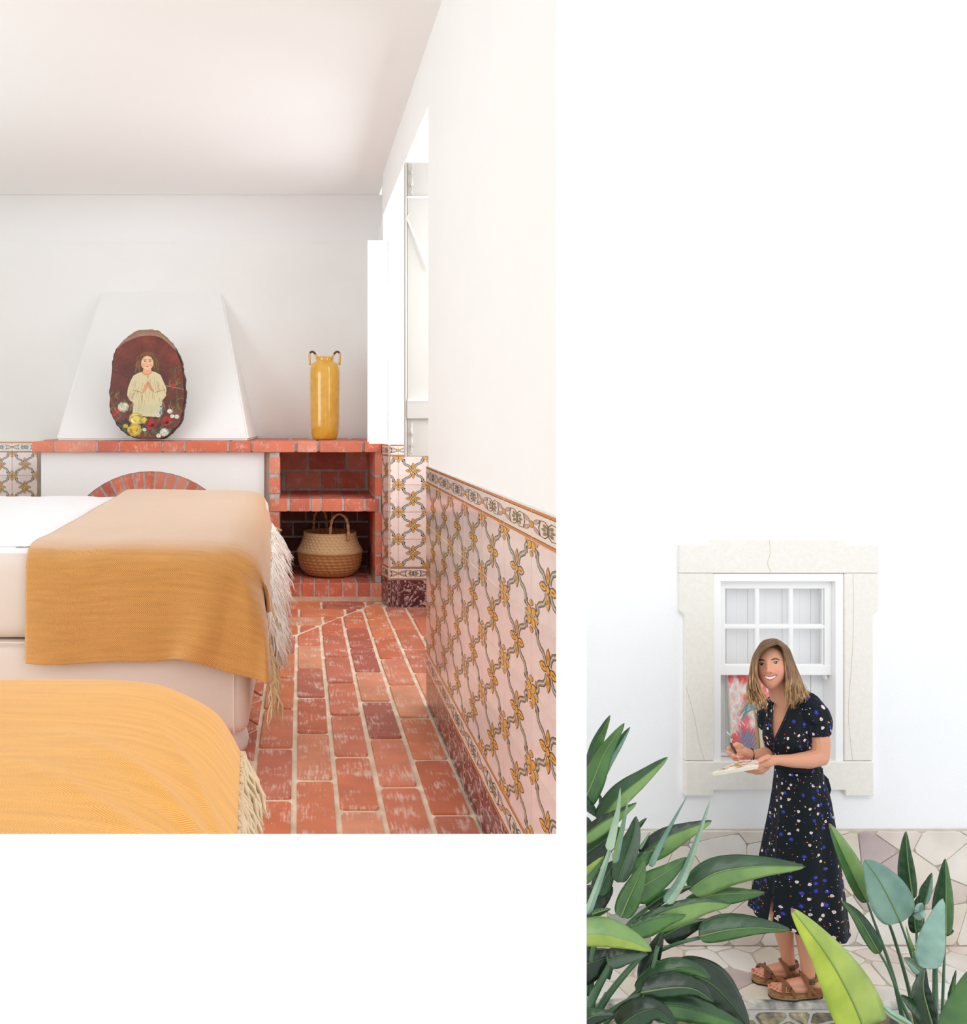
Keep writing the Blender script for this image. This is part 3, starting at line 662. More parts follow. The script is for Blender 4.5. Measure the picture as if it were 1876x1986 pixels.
for ang, hh in ((-1.12, 1), (1.95, -1)):
    h = MB(); ca = ang-.27, ang+.27
    p0 = Vector((bx+.146*math.cos(ca[0]), Yk+.146*math.sin(ca[0]), zr_-.03)); p1 = Vector((bx+.146*math.cos(ca[1]), Yk+.146*math.sin(ca[1]), zr_-.03))
    if hh > 0: p0.x, p1.x = gx(641.5, Yk-.12), gx(675, Yk-.12); p0.y = p1.y = Yk-.135
    md = (p0+p1)/2; w_ = p1-p0
    pts = [p0, p0+Vector((0, 0, .05))-w_*.02, p0+w_*.1+Vector((0, 0, .115)), md+Vector((0, 0, .142)), p1-w_*.1+Vector((0, 0, .115)), p1+Vector((0, 0, .05))+w_*.02, p1]
    cc = cr(pts, 60)
    for ph in (0, math.pi): h.tube([cc[i]+np.array([.004*math.cos(i*.55+ph), .004*math.sin(i*.55+ph), 0]) for i in range(60)], .0052, 6)
    h.build('handle', mat('seagrass_cord', (196, 156, 108), rough=.8, var=.3, vs=50.), bk_, True)

# ------------------------------------------------------------------ beds
def herring(name, c_dark, c_lite, band=.034, pitch=.0085):
    m = mat(name, c_dark, rough=.9, sheen=.7, bump=0); nt = m.node_tree; b = nt.nodes['Principled BSDF']; L = nt.links.new
    uv = N(nt, 'ShaderNodeUVMap'); sx = N(nt, 'ShaderNodeSeparateXYZ'); L(uv.outputs[0], sx.inputs[0])
    def M2(op, a, bb=None):
        n = N(nt, 'ShaderNodeMath', operation=op)
        for i, q in enumerate((a, bb)):
            if q is None: continue
            if isinstance(q, (int, float)): n.inputs[i].default_value = q
            else: L(q, n.inputs[i])
        return n.outputs[0]
    tri = M2('PINGPONG', sx.outputs[1], band); ln = M2('PINGPONG', M2('ADD', sx.outputs[0], M2('MULTIPLY', tri, 1.1)), pitch/2)
    f = N(nt, 'ShaderNodeMapRange'); L(ln, f.inputs[0]); f.inputs[1].default_value = pitch*.14; f.inputs[2].default_value = pitch*.36
    mp = N(nt, 'ShaderNodeMapping'); mp.inputs['Scale'].default_value = (9, 90, 1); L(uv.outputs[0], mp.inputs[0])
    no = N(nt, 'ShaderNodeTexNoise', Scale=1., Detail=4.); L(mp.outputs[0], no.inputs['Vector'])
    mx = N(nt, 'ShaderNodeMix', data_type='RGBA'); L(f.outputs[0], mx.inputs[0]); mx.inputs[6].default_value = lin(c_dark); mx.inputs[7].default_value = lin(c_lite)
    hs = N(nt, 'ShaderNodeHueSaturation'); mr = N(nt, 'ShaderNodeMapRange'); mr.inputs[3].default_value = .8; mr.inputs[4].default_value = 1.2; L(no.outputs[0], mr.inputs[0]); L(mr.outputs[0], hs.inputs['Value']); L(mx.outputs[2], hs.inputs['Color'])
    L(hs.outputs[0], b.inputs['Base Color'])
    bp = N(nt, 'ShaderNodeBump', Strength=.5, Distance=.0015); L(f.outputs[0], bp.inputs['Height']); L(bp.outputs[0], b.inputs['Normal'])
    return m
M_sheet = mat('white_cotton', (244, 240, 240), rough=.85, sheen=.3, bump=.5, bs=5.)
M_up = mat('cream_upholstery', (232, 216, 204), rough=.85, sheen=.2, bump=.15, bs=200.)
M_fr = mat('ivory_wool_fringe', (248, 240, 232), rough=.9, sheen=.3)
ZT = .61
def rbox(name, x0, x1, y0, y1, z0, z1, r, m, parent, seg=4):
    b = MB(); b.box(x0, x1, y0, y1, z0, z1); o = b.build(name, m, parent)
    bm = bmesh.new(); bm.from_mesh(o.data); bmesh.ops.bevel(bm, geom=bm.edges[:], offset=r, segments=seg, affect='EDGES', profile=.5); bm.to_mesh(o.data); bm.free()
    o.data.polygons.foreach_set('use_smooth', [True]*len(o.data.polygons)); return o
def bed(yn, yf, lab, xf=-.14):
    e = empty('bed', (-1.1, (yn+yf)/2, 0), label=lab, cat='bed')
    rbox('bed_base', -2.1, xf-.005, yn, yf, .09, .352, .035, M_up, e)
    rbox('mattress', -2.1, xf-.01, yn+.005, yf, .356, .60, .05, M_up, e)
    for y in (yn+.14, yf-.14):
        for x in (xf-.09, -1.9):
            b = MB(); b.lathe([(0, 0), (.022, 0), (.034, .015), (.040, .04), (.034, .068), (.022, .078), (.022, .095)], (x+.04, y, 0), 20); b.build('foot', M_white, e, True)
    b = MB(); b.tube([(xf-.045, yn-.001, .10), (xf-.045, yn-.001, .345)], .0022, 6); b.tube([(-2.08, yn-.001, .352), (xf-.04, yn-.001, .352)], .003, 6); b.build('piping', M_up, e)
    return e
bed1 = bed(2.75, 4.74, 'farther cream upholstered bed before the brick fireplace'); bed2 = bed(-.1+.93, 1.40, 'nearest bed at the lower left corner, hidden under its yellow throw', xf=-.15)
# duvet on the far bed: puffy top with a hanging near side
def duvet(parent, yn, yf, xf, x0, zt_):
    def f(x, t):
        y = yn+(yf-yn)*t; w_ = .008*noise.noise(Vector((x*5, y*2.2, 0)))+.004*noise.noise(Vector((x*14+y*6, y*5, 3)))
        return (x, y, zt_+w_-.0*t)
    V = []; xs = np.linspace(x0, xf, 70); rows = []
    for i, s in enumerate(np.linspace(0, 1, 60)):
        r = []
        for x in xs:
            if s < .25:
                a = s/.25; z = zt_-.034-(1-a)*.045; y = yn+.012-.006*math.sin(a*math.pi)-.004*noise.noise(Vector((x*6, a, 2)))
            elif s < .4:
                a = (s-.25)/.15*math.pi/2; y = yn+.012+.05*(1-math.cos(a)); z = zt_-.034+.034*math.sin(a)
            else:
                t = (s-.4)/.6; p = f(x, .012+t*.98); y = p[1]; z = p[2]-(.05*max(0, (t-.93)/.07)**2)
            fx = (x-xf+.10)/.10; z -= .035*max(0, fx)**2
            z += 0 if s < .25 else .012*min(1, max(0, (-.75-x)*3))*noise.noise(Vector((x*3, s*4, 5)))
            r.append((x, y, z))
        rows += r
    return pyd('duvet', rows, gridF(60, 70), parent, M_sheet, True)
duvet(bed1, 2.77, 4.72, -.22, -2.1, ZT+.002); duvet(bed2, .84, 1.39, -.15, -2.1, ZT)
def throw(name, rows, nu, nv, m, wr, fold, **kw):
    G = patch(rows, nu, nv)
    for i in range(nv):
        for j in range(nu):
            x, y, z = G[i, j]; G[i, j] += np.array(fold(i/(nv-1), j/(nu-1), x, y, z))
    du = np.concatenate([[0], np.cumsum(np.linalg.norm(np.diff(G[nv//3], axis=0), axis=1))]); dv = np.concatenate([[0], np.cumsum(np.linalg.norm(np.diff(G[:, nu//3], axis=0), axis=1))])
    uv = [(du[j], dv[i]*wr) for i in range(nv) for j in range(nu)]
    o = pyd(name, G.reshape(-1, 3), gridF(nv, nu), None, m, True, uv=uv, **kw)
    s = o.modifiers.new('thickness', 'SOLIDIFY'); s.thickness = .005; s.offset = 1
    return o, G
M_t1 = herring('ochre_herringbone', (196, 122, 44), (226, 172, 94), .020, .0050); M_t2 = herring('golden_herringbone', (230, 152, 50), (240, 182, 88), .020, .0036); M_t2.node_tree.nodes['Principled BSDF'].inputs['Sheen Weight'].default_value = .3
# far throw: rows far -> near hem, columns left -> foot hem
zt1 = ZT+.016
rows = []
X8 = [-.84, -.62, -.42, -.27, -.185, -.125, -.10, -.088]
def row(y, dz, dx=0., hem=(0, -.012, -.055, -.11), wob=0.):
    f_ = min(1, max(0, (y-2.8)/2)); sh_ = -.02-.035*f_
    zz = [0, 0, 0, hem[0], hem[0], hem[1], hem[2], hem[3]]
    return [(X8[i]+(dx if i < 2 else dx*.3)+(sh_ if i > 2 else 0), y, dz+zz[i]-(0, 0, 0, 0, .006, .016, .03, .045)[i]) for i in range(8)]
rows.append([(x, 4.88, .42) for x in X8]); rows.append(row(4.86, zt1-.07)); rows.append(row(4.80, zt1, 0, (0, -.014, -.06, -.12)))
rows.append(row(4.2, zt1, .02, (0, -.014, -.06, -.14))); rows.append(row(3.6, zt1, .04, (0, -.016, -.07, -.15))); rows.append(row(3.1, zt1, .06, (0, -.02, -.07, -.155)))
rows.append(row(2.83, zt1-.001, .07, (-.004, -.03, -.09, -.16)))
rows.append([(-.765, 2.742, zt1-.03), (-.59, 2.742, zt1-.035), (-.40, 2.742, zt1-.037), (-.27, 2.738, zt1-.045), (-.185, 2.745, zt1-.07), (-.135, 2.76, zt1-.105), (-.105, 2.83, zt1-.14), (-.098, 2.95, zt1-.19)])
rows.append([(-.765, 2.728, .50), (-.59, 2.728, .50), (-.40, 2.728, .50), (-.27, 2.724, .495), (-.19, 2.724, .48), (-.13, 2.728, .46), (-.098, 2.79, .43), (-.105, 2.90, .39)])
rows.append([(-.765, 2.726, .40), (-.59, 2.722, .40), (-.40, 2.722, .40), (-.28, 2.715, .395), (-.195, 2.710, .38), (-.125, 2.71, .36), (-.088, 2.73, .34), (-.084, 2.79, .33)])
rows.append([(-.765, 2.724, .303), (-.59, 2.716, .307), (-.40, 2.722, .302), (-.32, 2.708, .308), (-.21, 2.70, .285), (-.13, 2.695, .27), (-.09, 2.70, .252), (-.082, 2.72, .245)])
def fold1(v, u, x, y, z):
    s = max(0, min(1, (.60-z)/.25)); dy = -.012*s*math.sin(u*16+1)*(.3+.7*u)-.004*s*math.sin(u*31)
    dz = .003*noise.noise(Vector((x*7, y*2.5, 0)))+.006*noise.noise(Vector((x*2, y*1., 7)))-.006*s*math.sin(u*11+.5)*max(0, (v-.85)/.15)
    return (0.01*s*max(0, u-.8)*5*math.sin(v*40)*.5, min(dy, .004), dz)
t1, G1 = throw('throw_blanket', rows, 90, 150, M_t1, 1., fold1, label='ochre herringbone throw with ivory fringe over the farther bed', cat='throw')
t2z = ZT+.014
X2 = [-1.2, -.8, -.5, -.33, -.22, -.165, -.115, -.07]
rows = [[(x, 1.435, .35) for x in X2[:6]]+[(-.13, 1.42, .35), (-.10, 1.40, .35)]]
for y, e in ((1.425, -.06), (1.40, -.012), (1.3, 0), (1.15, 0), (1.0, 0), (.86, 0)):
    q = {1.425: -.06, 1.40: -.02}.get(y, 0); sx = .012*(1.4-y)/.3
    rows.append([(X2[0], y, t2z+e), (X2[1], y, t2z+e), (X2[2], y, t2z+e), (X2[3], y, t2z+e), (X2[4], y-.003, t2z+e-.004), (X2[5]+sx*.6, y-.008, t2z+e-.018), (X2[6]+sx*.3, y-.015, t2z+e-.045), (-.083+sx*1.2, y-.02, t2z+e-.095)])
def fold2(v, u, x, y, z):
    r = 0.
    for (x0, y0, x1, y1, a, w_) in ((-.30, 1.16, -.07, .95, .010, .016), (-.22, 1.28, -.08, 1.02, .006, .012), (-.35, 1.08, -.1, .86, .007, .014)):
        L = (x1-x0)**2+(y1-y0)**2; t = max(0, min(1, ((x-x0)*(x1-x0)+(y-y0)*(y1-y0))/L)); d = math.hypot(x-x0-t*(x1-x0), y-y0-t*(y1-y0)); r += a*t*math.exp(-(d/w_)**2)
    return (0, 0, r+.003*noise.noise(Vector((x*6, y*6, 2))))
t2, G2 = throw('throw_blanket', rows, 130, 130, M_t2, 1., fold2, label='bright golden yellow throw covering the nearest bed', cat='throw')
def fringe(o, G, rng, L, n, m, lean, rad=.0022, seed=1, wav=.006, dropz=1.):
    rr = random.Random(seed); b = MB(); nv = G.shape[0]
    for k in range(n):
        t = rng[0]+(rng[1]-rng[0])*(k+rr.random()*.8)/n; i = t*(nv-1); i0 = min(int(i), nv-2); p = G[i0, -1]*(1-i+i0)+G[i0+1, -1]*(i-i0)
        l = L*rr.uniform(.75, 1.12); dx = lean(t)+rr.uniform(-.2, .2); dy = rr.uniform(-.2, .2)
        pts = [Vector(p)+Vector((dx*l*s-.02*dx*s*s+wav*math.sin(s*9+k), dy*l*s, -l*s*dropz+.0)) for s in np.linspace(0, 1, 6)]
        for q in range(2):
            o_ = Vector((rr.uniform(-1, 1), rr.uniform(-1, 1), 0))*rad*.8
            b.tube([a+o_*(1+i_*.5) for i_, a in enumerate(pts)], [rad, rad, rad*.9, rad*.9, rad*.8, rad*.3], 5)
    return b.build('fringe', m, o, True, kind='stuff')
fringe(t1, G1, (.10, .62), .16, 320, M_fr, lambda t: .55-.9*max(0, t-.25), seed=2)
fringe(t1, G1, (.62, .995), .13, 150, mat('tan_wool_fringe', (228, 196, 150), rough=.9, sheen=.3), lambda t: .12, seed=4)
fringe(t2, G2, (.3, .99), .075, 120, mat('cream_wool_fringe', (216, 190, 152), rough=.9, sheen=.3, var=.1, vs=40.), lambda t: .38, rad=.0026, seed=6, wav=.003)
# ------------------------------------------------------------------ courtyard facade (lower right)
WY = 5.10; GZ = -1.751
def W_(px, py, d=0.): return (gx(px, WY), WY+d, gz(py, WY))
fw = MB()   # wall with a window opening
for a, t, c, u in ((1100, 600, 1394, 1840), (1619, 600, 2080, 1840), (1394, 600, 1619, 1118), (1394, 1474, 1619, 1840)):
    p, q = W_(a, t), W_(c, u); fw.box(p[0], q[0], WY, WY+.14, q[2]-.1 if u > 1800 else q[2], p[2])
facade = fw.build('wall_facade', M_fac, kind='structure', label='white rendered courtyard house wall around the stone framed window')
M_lime = mat('pale_limestone', (236, 233, 226), rough=.85, var=.025, vs=40., bump=.5, bs=150.)
def wpoly(name, pts, d0, d1, m, parent, bev=.006, smooth=False):
    b = MB(); V = []
    b.prism(pts, lambda u, v, h: W_(u, v, -h), d0, d1, bev/FOC*0, 0); o = b.build(name, m, parent)
    bm = bmesh.new(); bm.from_mesh(o.data)
    if bev: bmesh.ops.bevel(bm, geom=[e for e in bm.edges], offset=bev, segments=1, affect='EDGES')
    bm.to_mesh(o.data); bm.free(); return o
sf = empty('stone_window_surround', W_(1506, 1539), label='pale limestone window surround with stepped ears and a deep sill', cat='window surround')
arc = lambda cx, cy, r, a0, a1: [(cx+r*math.cos(a), cy+r*math.sin(a)) for a in np.linspace(a0, a1, 5)]
wpoly('lintel', [(1314, 1055.4), (1368, 1055.4), (1374, 1053), (1378, 1049), (1380, 1044.5), (1628.6, 1044.5), (1631, 1049), (1635, 1053), (1640, 1055.4), (1698.8, 1055.4), (1698.8, 1110), (1314, 1110)], -.02, .03, M_lime, sf, .004)
wpoly('jamb', [(1314, 1110.8), (1380, 1110.8), (1380, 1472), (1325, 1472), (1325, 1196), (1323, 1190), (1315, 1184)], -.02, .028, M_lime, sf, .004)
wpoly('jamb', [(1633, 1110.8), (1698.8, 1110.8), (1698, 1182), (1690, 1187), (1688, 1194), (1688, 1472), (1633, 1472)], -.02, .028, M_lime, sf, .004)
wpoly('sill', [(1325, 1472.8), (1688, 1472.8), (1688, 1539.5), (1633.5, 1539.5), (1633.5, 1528), (1379.7, 1528), (1379.7, 1539.5), (1325, 1539.5)], -.02, .034, M_lime, sf, .004)
vein = mat('ochre_vein', (206, 194, 170), rough=.9)
for pts in ([(1327, 1330), (1342, 1385), (1353, 1440), (1362, 1470)], [(1649, 1112), (1650, 1200), (1646, 1290), (1640, 1380), (1648, 1470)], [(1487, 1046), (1489, 1070), (1484, 1090), (1490, 1108)]):
    b = MB(); b.tube([W_(x, y, -.0276 if pts[0][1] > 1100 else -.0298) for x, y in cr(pts, 14)], .0016, 5); b.build('vein', vein, sf)
# painted timber window
wi = empty('window_2', W_(1506, 1478), kind='structure', label='white timber sash window with six panes')
def wb_(name, a, t, c, u, d0, d1, m=M_white, parent=wi, bev=.003, **kw):
    p, q = W_(a, t), W_(c, u); return box(name, p[0], q[0], WY+d0, WY+d1, q[2], p[2], m, parent, bev, **kw)
wb_('frame', 1380.5, 1112, 1395.5, 1478, -.02, .13); wb_('frame', 1617, 1112, 1632.5, 1478, -.02, .13); wb_('frame', 1380.5, 1111.5, 1632.5, 1126.5, -.0205, .13)
wb_('frame', 1396, 1466, 1616, 1472.6, .045, .13)
sa = wb_('sash', 1396, 1127, 1409, 1311, .02, .06); wb_('sash', 1604, 1127, 1617, 1311, .02, .06); wb_('sash', 1396, 1127, 1617, 1142.5, .021, .059); wb_('sash', 1396, 1292, 1617, 1311.5, .019, .06)
for x in (1470.5, 1536.5): wb_('glazing_bar', x, 1142, x+7, 1293, .024, .056)
wb_('glazing_bar', 1408, 1214.5, 1605, 1221, .0245, .0555)
for x in (1411, 1477, 1543):
    for y0, y1 in ((1144, 1213), (1222, 1291)):
        for (a, t, c, u) in ((x-2, y0-1.5, x, y1+1.5), (x+58, y0-1.5, x+60, y1+1.5), (x, y0-1.5, x+58, y0), (x, y1, x+58, y1+1.5)): wb_('bead', a, t, c, u, .028, .045, bev=0)
M_glass = bpy.data.materials.new('window_glass'); M_glass.use_nodes = True; nt = M_glass.node_tree; b_ = nt.nodes['Principled BSDF']
b_.inputs['Base Color'].default_value = (1, 1, 1, 1); b_.inputs['Roughness'].default_value = .02; b_.inputs['Alpha'].default_value = .14; b_.inputs['IOR'].default_value = 1.5
for x in (1410, 1476, 1542):
    for y0, y1 in ((1143, 1214), (1221, 1292)): wb_('pane', x, y0, x+60, y1, .036, .039, M_glass, bev=0)
# inner shutters of vertical boards
si = empty('inner_shutter', W_(1506, 1474, .12), label='white boarded inner shutters closed behind the sash window', cat='shutter')
for k, (a, c) in enumerate(((1397, 1411), (1411.5, 1425), (1425.5, 1446), (1446.5, 1468), (1468.5, 1502), (1502.5, 1536), (1536.5, 1570), (1570.5, 1592.5), (1593, 1617))):
    wb_('board', a, 1126, c, 1467, .1+(.003 if k % 2 else 0), .13, mat('shutter_board_paint', (240, 241, 243), rough=.6), si, bev=.002)
for x in (1397.5, 1609):
    wb_('catch', x, 1312, x+4.5, 1322, .04, .07, M_white, wi)
    wb_('catch', x, 1395, x+3, 1402, .04, .07, M_white, wi)
# ------------------------------------------------------------------ palm painting on canvas
cp = empty('canvas', W_(1465, 1474, .0), label='small canvas painted with a palm against coral pink, leaning in the window behind her', cat='painting')
x0, x1, y0, y1 = 1422.5, 1512, 1299, 1472.3
nx, ny = 150, 310; X, Yy = np.meshgrid(np.linspace(x0, x1, nx), np.linspace(y0, y1, ny)); rr = random.Random(5)
pa = Paint(X, Yy, (238, 126, 126))
pa.ell(1450, 1300, 40, 60, (224, 92, 96), 0, .9); pa.ell(1440, 1440, 70, 40, (226, 104, 108), 0, .8)
for cx, cy, rx, ry in ((1428, 1395, 8, 26), (1436, 1372, 13, 14), (1442, 1350, 10, 20), (1430, 1340, 6, 30), (1465, 1380, 16, 14), (1468, 1400, 8, 18), (1460, 1340, 20, 10), (1485, 1420, 12, 30)): pa.ell(cx, cy, rx, ry, (226, 216, 212), rr.uniform(-.3, .3), .6, .9)
for k in range(150):
    x = rr.gauss(1436, 9) if k % 3 else rr.gauss(1484, 8); y = rr.uniform(1312, 1462) if x > 1460 else rr.uniform(1322, 1420); a = rr.uniform(.9, 2.2); l = rr.uniform(4, 13)
    pa.line([(x, y), (x+l*math.cos(a), y+l*math.sin(a))], rr.uniform(1.5, 4), rr.choice([(238, 232, 228), (222, 214, 206), (246, 168, 160), (206, 206, 196), (240, 200, 190)]), .7)
for k in range(60):
    x = rr.uniform(1424, 1510); y = rr.choice([rr.uniform(1300, 1330), rr.uniform(1425, 1472)]); pa.line([(x, y), (x+rr.uniform(-6, 6), y+rr.uniform(6, 14))], 3, rr.choice([(238, 128, 128), (222, 84, 92), (246, 150, 142)]), .5)
pa.noise(.12, .1)
pa.line([(1471, 1383), (1473, 1420), (1471, 1474)], 5, (176, 146, 96)); pa.line([(1473, 1388), (1476, 1430), (1474, 1474)], 2.5, (92, 110, 90))
pa.line([(1478, 1400), (1480, 1474)], 4, (224, 206, 160))
for a in (-3.0, -2.6, -2.3, -1.9, -.9, -.4, .0, 2.9): 
    for k in range(7):
        L_ = rr.uniform(16, 34); a_ = a+rr.uniform(-.25, .25); e = (1470+L_*math.cos(a_), 1380+L_*.8*math.sin(a_)+12)
        pa.line([(1470, 1380), (1470+L_*.55*math.cos(a_), 1380+L_*.65*math.sin(a_)-2), e], rr.uniform(1, 2.2), rr.choice([(88, 150, 170), (60, 120, 140), (120, 178, 190), (226, 150, 96), (96, 130, 110)]), .85)
for bx_, by_ in ((1447, 1468), (1460, 1466)):
    for k in range(9):
        t = k/8; pa.line([(bx_, by_-t*36), (bx_-11+5*t, by_-t*36-14)], 1.8, (100, 140, 168), .9); pa.line([(bx_, by_-t*36), (bx_+11-5*t, by_-t*36-14)], 1.8, (90, 170, 190) if k % 2 else (120, 110, 140), .9)
cd = lambda y: .004+.07*(1474-y)/186.
pyd('painted_canvas', [W_(x, y, cd(y)) for x, y in zip(X.ravel(), Yy.ravel())], gridF(ny, nx), cp, vmat('acrylic_paint', rough=.6), colr=pa.C.reshape(-1, 3))
b = MB(); b.add([W_(x, y, cd(y)+e) for e in (.001, .02) for x, y in ((x0, y0), (x1, y0), (x1, y1), (x0, y1))], [(0, 1, 2, 3), (7, 6, 5, 4), (0, 4, 5, 1), (1, 5, 6, 2), (2, 6, 7, 3), (3, 7, 4, 0)]); b.build('canvas_edge', mat('cream_canvas', (232, 226, 206), rough=.8), cp)
b = MB(); p, q = W_(1422, 1467.5, -.004), W_(1455, 1472, -.004); b.box(p[0], q[0], WY-.004, WY+.003, q[2], p[2]); b.build('bottom_edge', mat('coral_paint', (238, 104, 96), rough=.5), cp)

# ------------------------------------------------------------------ stone plinth, crazy paving and ledge
def stones(parent, pts, bounds, fmap, h0, h1, mats_, gap, seed, name='stone', bev=.004, jit=.004):
    rr = random.Random(seed)
    for poly in voronoi(pts, *bounds, gap):
        if area2(poly) < 6e-4: continue
        cx, cy = np.mean([p[0] for p in poly]), np.mean([p[1] for p in poly]); q = []
        for i in range(len(poly)):
            p, r_ = np.array(poly[i]), np.array(poly[(i+1) % len(poly)]); q += [tuple(p*.88+r_*.12), tuple(p*.5+r_*.5+np.array([rr.uniform(-jit, jit), rr.uniform(-jit, jit)])*.6), tuple(p*.12+r_*.88)]
        b = MB(); hh = h1+rr.uniform(-.002, .002); b.prism(q, fmap, h0, hh, bev); b.build(name, rr.choice(mats_), parent)
M_joint = mat('lime_joint', (196, 188, 172), rough=.95, var=.08, vs=20., bump=.5)
def marble(n, c, c2): return mat(n, c, rough=.55, var=.04, vs=3.5, col2=c2, bump=.2, bs=60., rnd=.05)
MS = [marble('cream_marble', (214, 206, 196), (230, 224, 216)), marble('rose_marble', (208, 192, 184), (226, 214, 206)), marble('white_marble', (222, 218, 212), (234, 232, 228)), marble('cream_marble_b', (216, 206, 190), (228, 220, 208))]
MG = MS+MS+[marble('grey_marble', (150, 152, 156), (178, 180, 182)), marble('mauve_marble', (172, 156, 156), (200, 184, 182))]
def jpts(x0, x1, y0, y1, sx, sy, seed):
    rr = random.Random(seed); o = []
    y = y0+sy/2; r = 0
    while y < y1+sy:
        x = x0+(sx/2 if r % 2 else 0)
        while x < x1+sx: o.append((x+rr.uniform(-.42, .42)*sx, y+rr.uniform(-.4, .4)*sy)); x += sx
        y += sy; r += 1
    return o
px0, px1 = gx(1110, WY), gx(1990, WY); pz0, pz1 = GZ, gz(1606.5, WY)
pl = box('trim_3', px0, px1, WY-.03, WY, pz0-.02, pz1-.002, M_joint, facade, 0, label='irregular pale marble plinth at the foot of the facade')
pp = jpts(px0, px1, pz0, pz1, .23, .19, 11)
stones(facade, pp, (px0, px1, pz0, pz1), lambda u, v, h: (u, WY-.03-h, v), -.01, .008, MG[:8]+MG[:8]+MG[:8]+MG[8:], .004, 3, bev=.002)
LY = 4.575
gd = box('floor_courtyard', gx(1090, LY), gx(2060, WY), LY+.01, WY+.1, GZ-.5, GZ-.006, M_joint, None, 0, kind='structure', label='crazy paving of pale marble pieces below the facade')
b0, b1 = gx(1110, LY), gx(1960, WY)
stones(gd, jpts(b0, b1, LY, WY, .19, .15, 21), (b0, b1, LY+.03, WY-.035), lambda u, v, h: (u, v, GZ+h), -.02, .0, MG, .009, 5, bev=.003)
M_rub = mat('lichened_rubble', (120, 118, 112), rough=.95, var=.35, vs=22., bump=.9, bs=60., col2=(176, 162, 132))
le = MB(); le.box(b0, b1, LY-.012, LY+.05, GZ-.5, GZ-.004); le.build('ledge_mortar', mat('white_mortar', (212, 212, 206), rough=.95, bump=.5), gd)
stones(gd, jpts(b0, b1, GZ-.3, GZ, .15, .1, 31), (b0, b1, GZ-.30, GZ-.03), lambda u, v, h: (u, LY-.012-h, v), -.01, .014, [M_rub, M_rub, mat('dark_rubble', (104, 104, 102), rough=.95, var=.3, vs=18., bump=.8, col2=(150, 136, 104))], .018, 8, bev=.008)
b = MB(); b.box(b0, b1, LY-.02, LY+.028, GZ-.028, GZ+.002); o = b.build('coping', mat('weathered_coping', (128, 128, 124), rough=.95, var=.3, vs=14., bump=.9, col2=(196, 194, 186)), gd)
bm = bmesh.new(); bm.from_mesh(o.data); bmesh.ops.bevel(bm, geom=bm.edges[:], offset=.008, segments=2, affect='EDGES'); bm.to_mesh(o.data); bm.free()
box('ground_bed', .75, 3.2, 2.6, LY-.02, -2.12, -2.05, mat('garden_soil', (92, 74, 56), rough=1., var=.3, vs=12., bump=.8), None, 0, kind='structure', label='soil bed in front of the ledge')

# ------------------------------------------------------------------ bird of paradise plants
def leafmat(n, c, c2, r=.35, coat=.15): 
    m = mat(n, c, rough=r, var=.10, vs=7., col2=c2, coat=coat, spec=.5, bump=.35, bs=26., stretch=(1, 1, 1)); return m
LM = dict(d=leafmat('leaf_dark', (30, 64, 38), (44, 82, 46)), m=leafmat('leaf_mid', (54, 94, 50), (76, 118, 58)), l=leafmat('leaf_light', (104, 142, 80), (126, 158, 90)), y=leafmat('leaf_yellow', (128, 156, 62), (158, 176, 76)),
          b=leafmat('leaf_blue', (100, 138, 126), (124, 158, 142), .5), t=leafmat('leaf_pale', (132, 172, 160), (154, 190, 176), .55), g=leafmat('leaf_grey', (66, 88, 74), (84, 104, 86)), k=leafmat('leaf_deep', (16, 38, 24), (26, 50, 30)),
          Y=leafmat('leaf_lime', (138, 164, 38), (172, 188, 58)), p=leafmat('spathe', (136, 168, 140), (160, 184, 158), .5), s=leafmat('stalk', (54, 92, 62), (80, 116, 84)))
M_rib = mat('midrib', (118, 146, 84), rough=.45); M_tip = mat('withered_tip', (150, 120, 96), rough=.9); M_edge = mat('leaf_edge', (148, 158, 78), rough=.5)
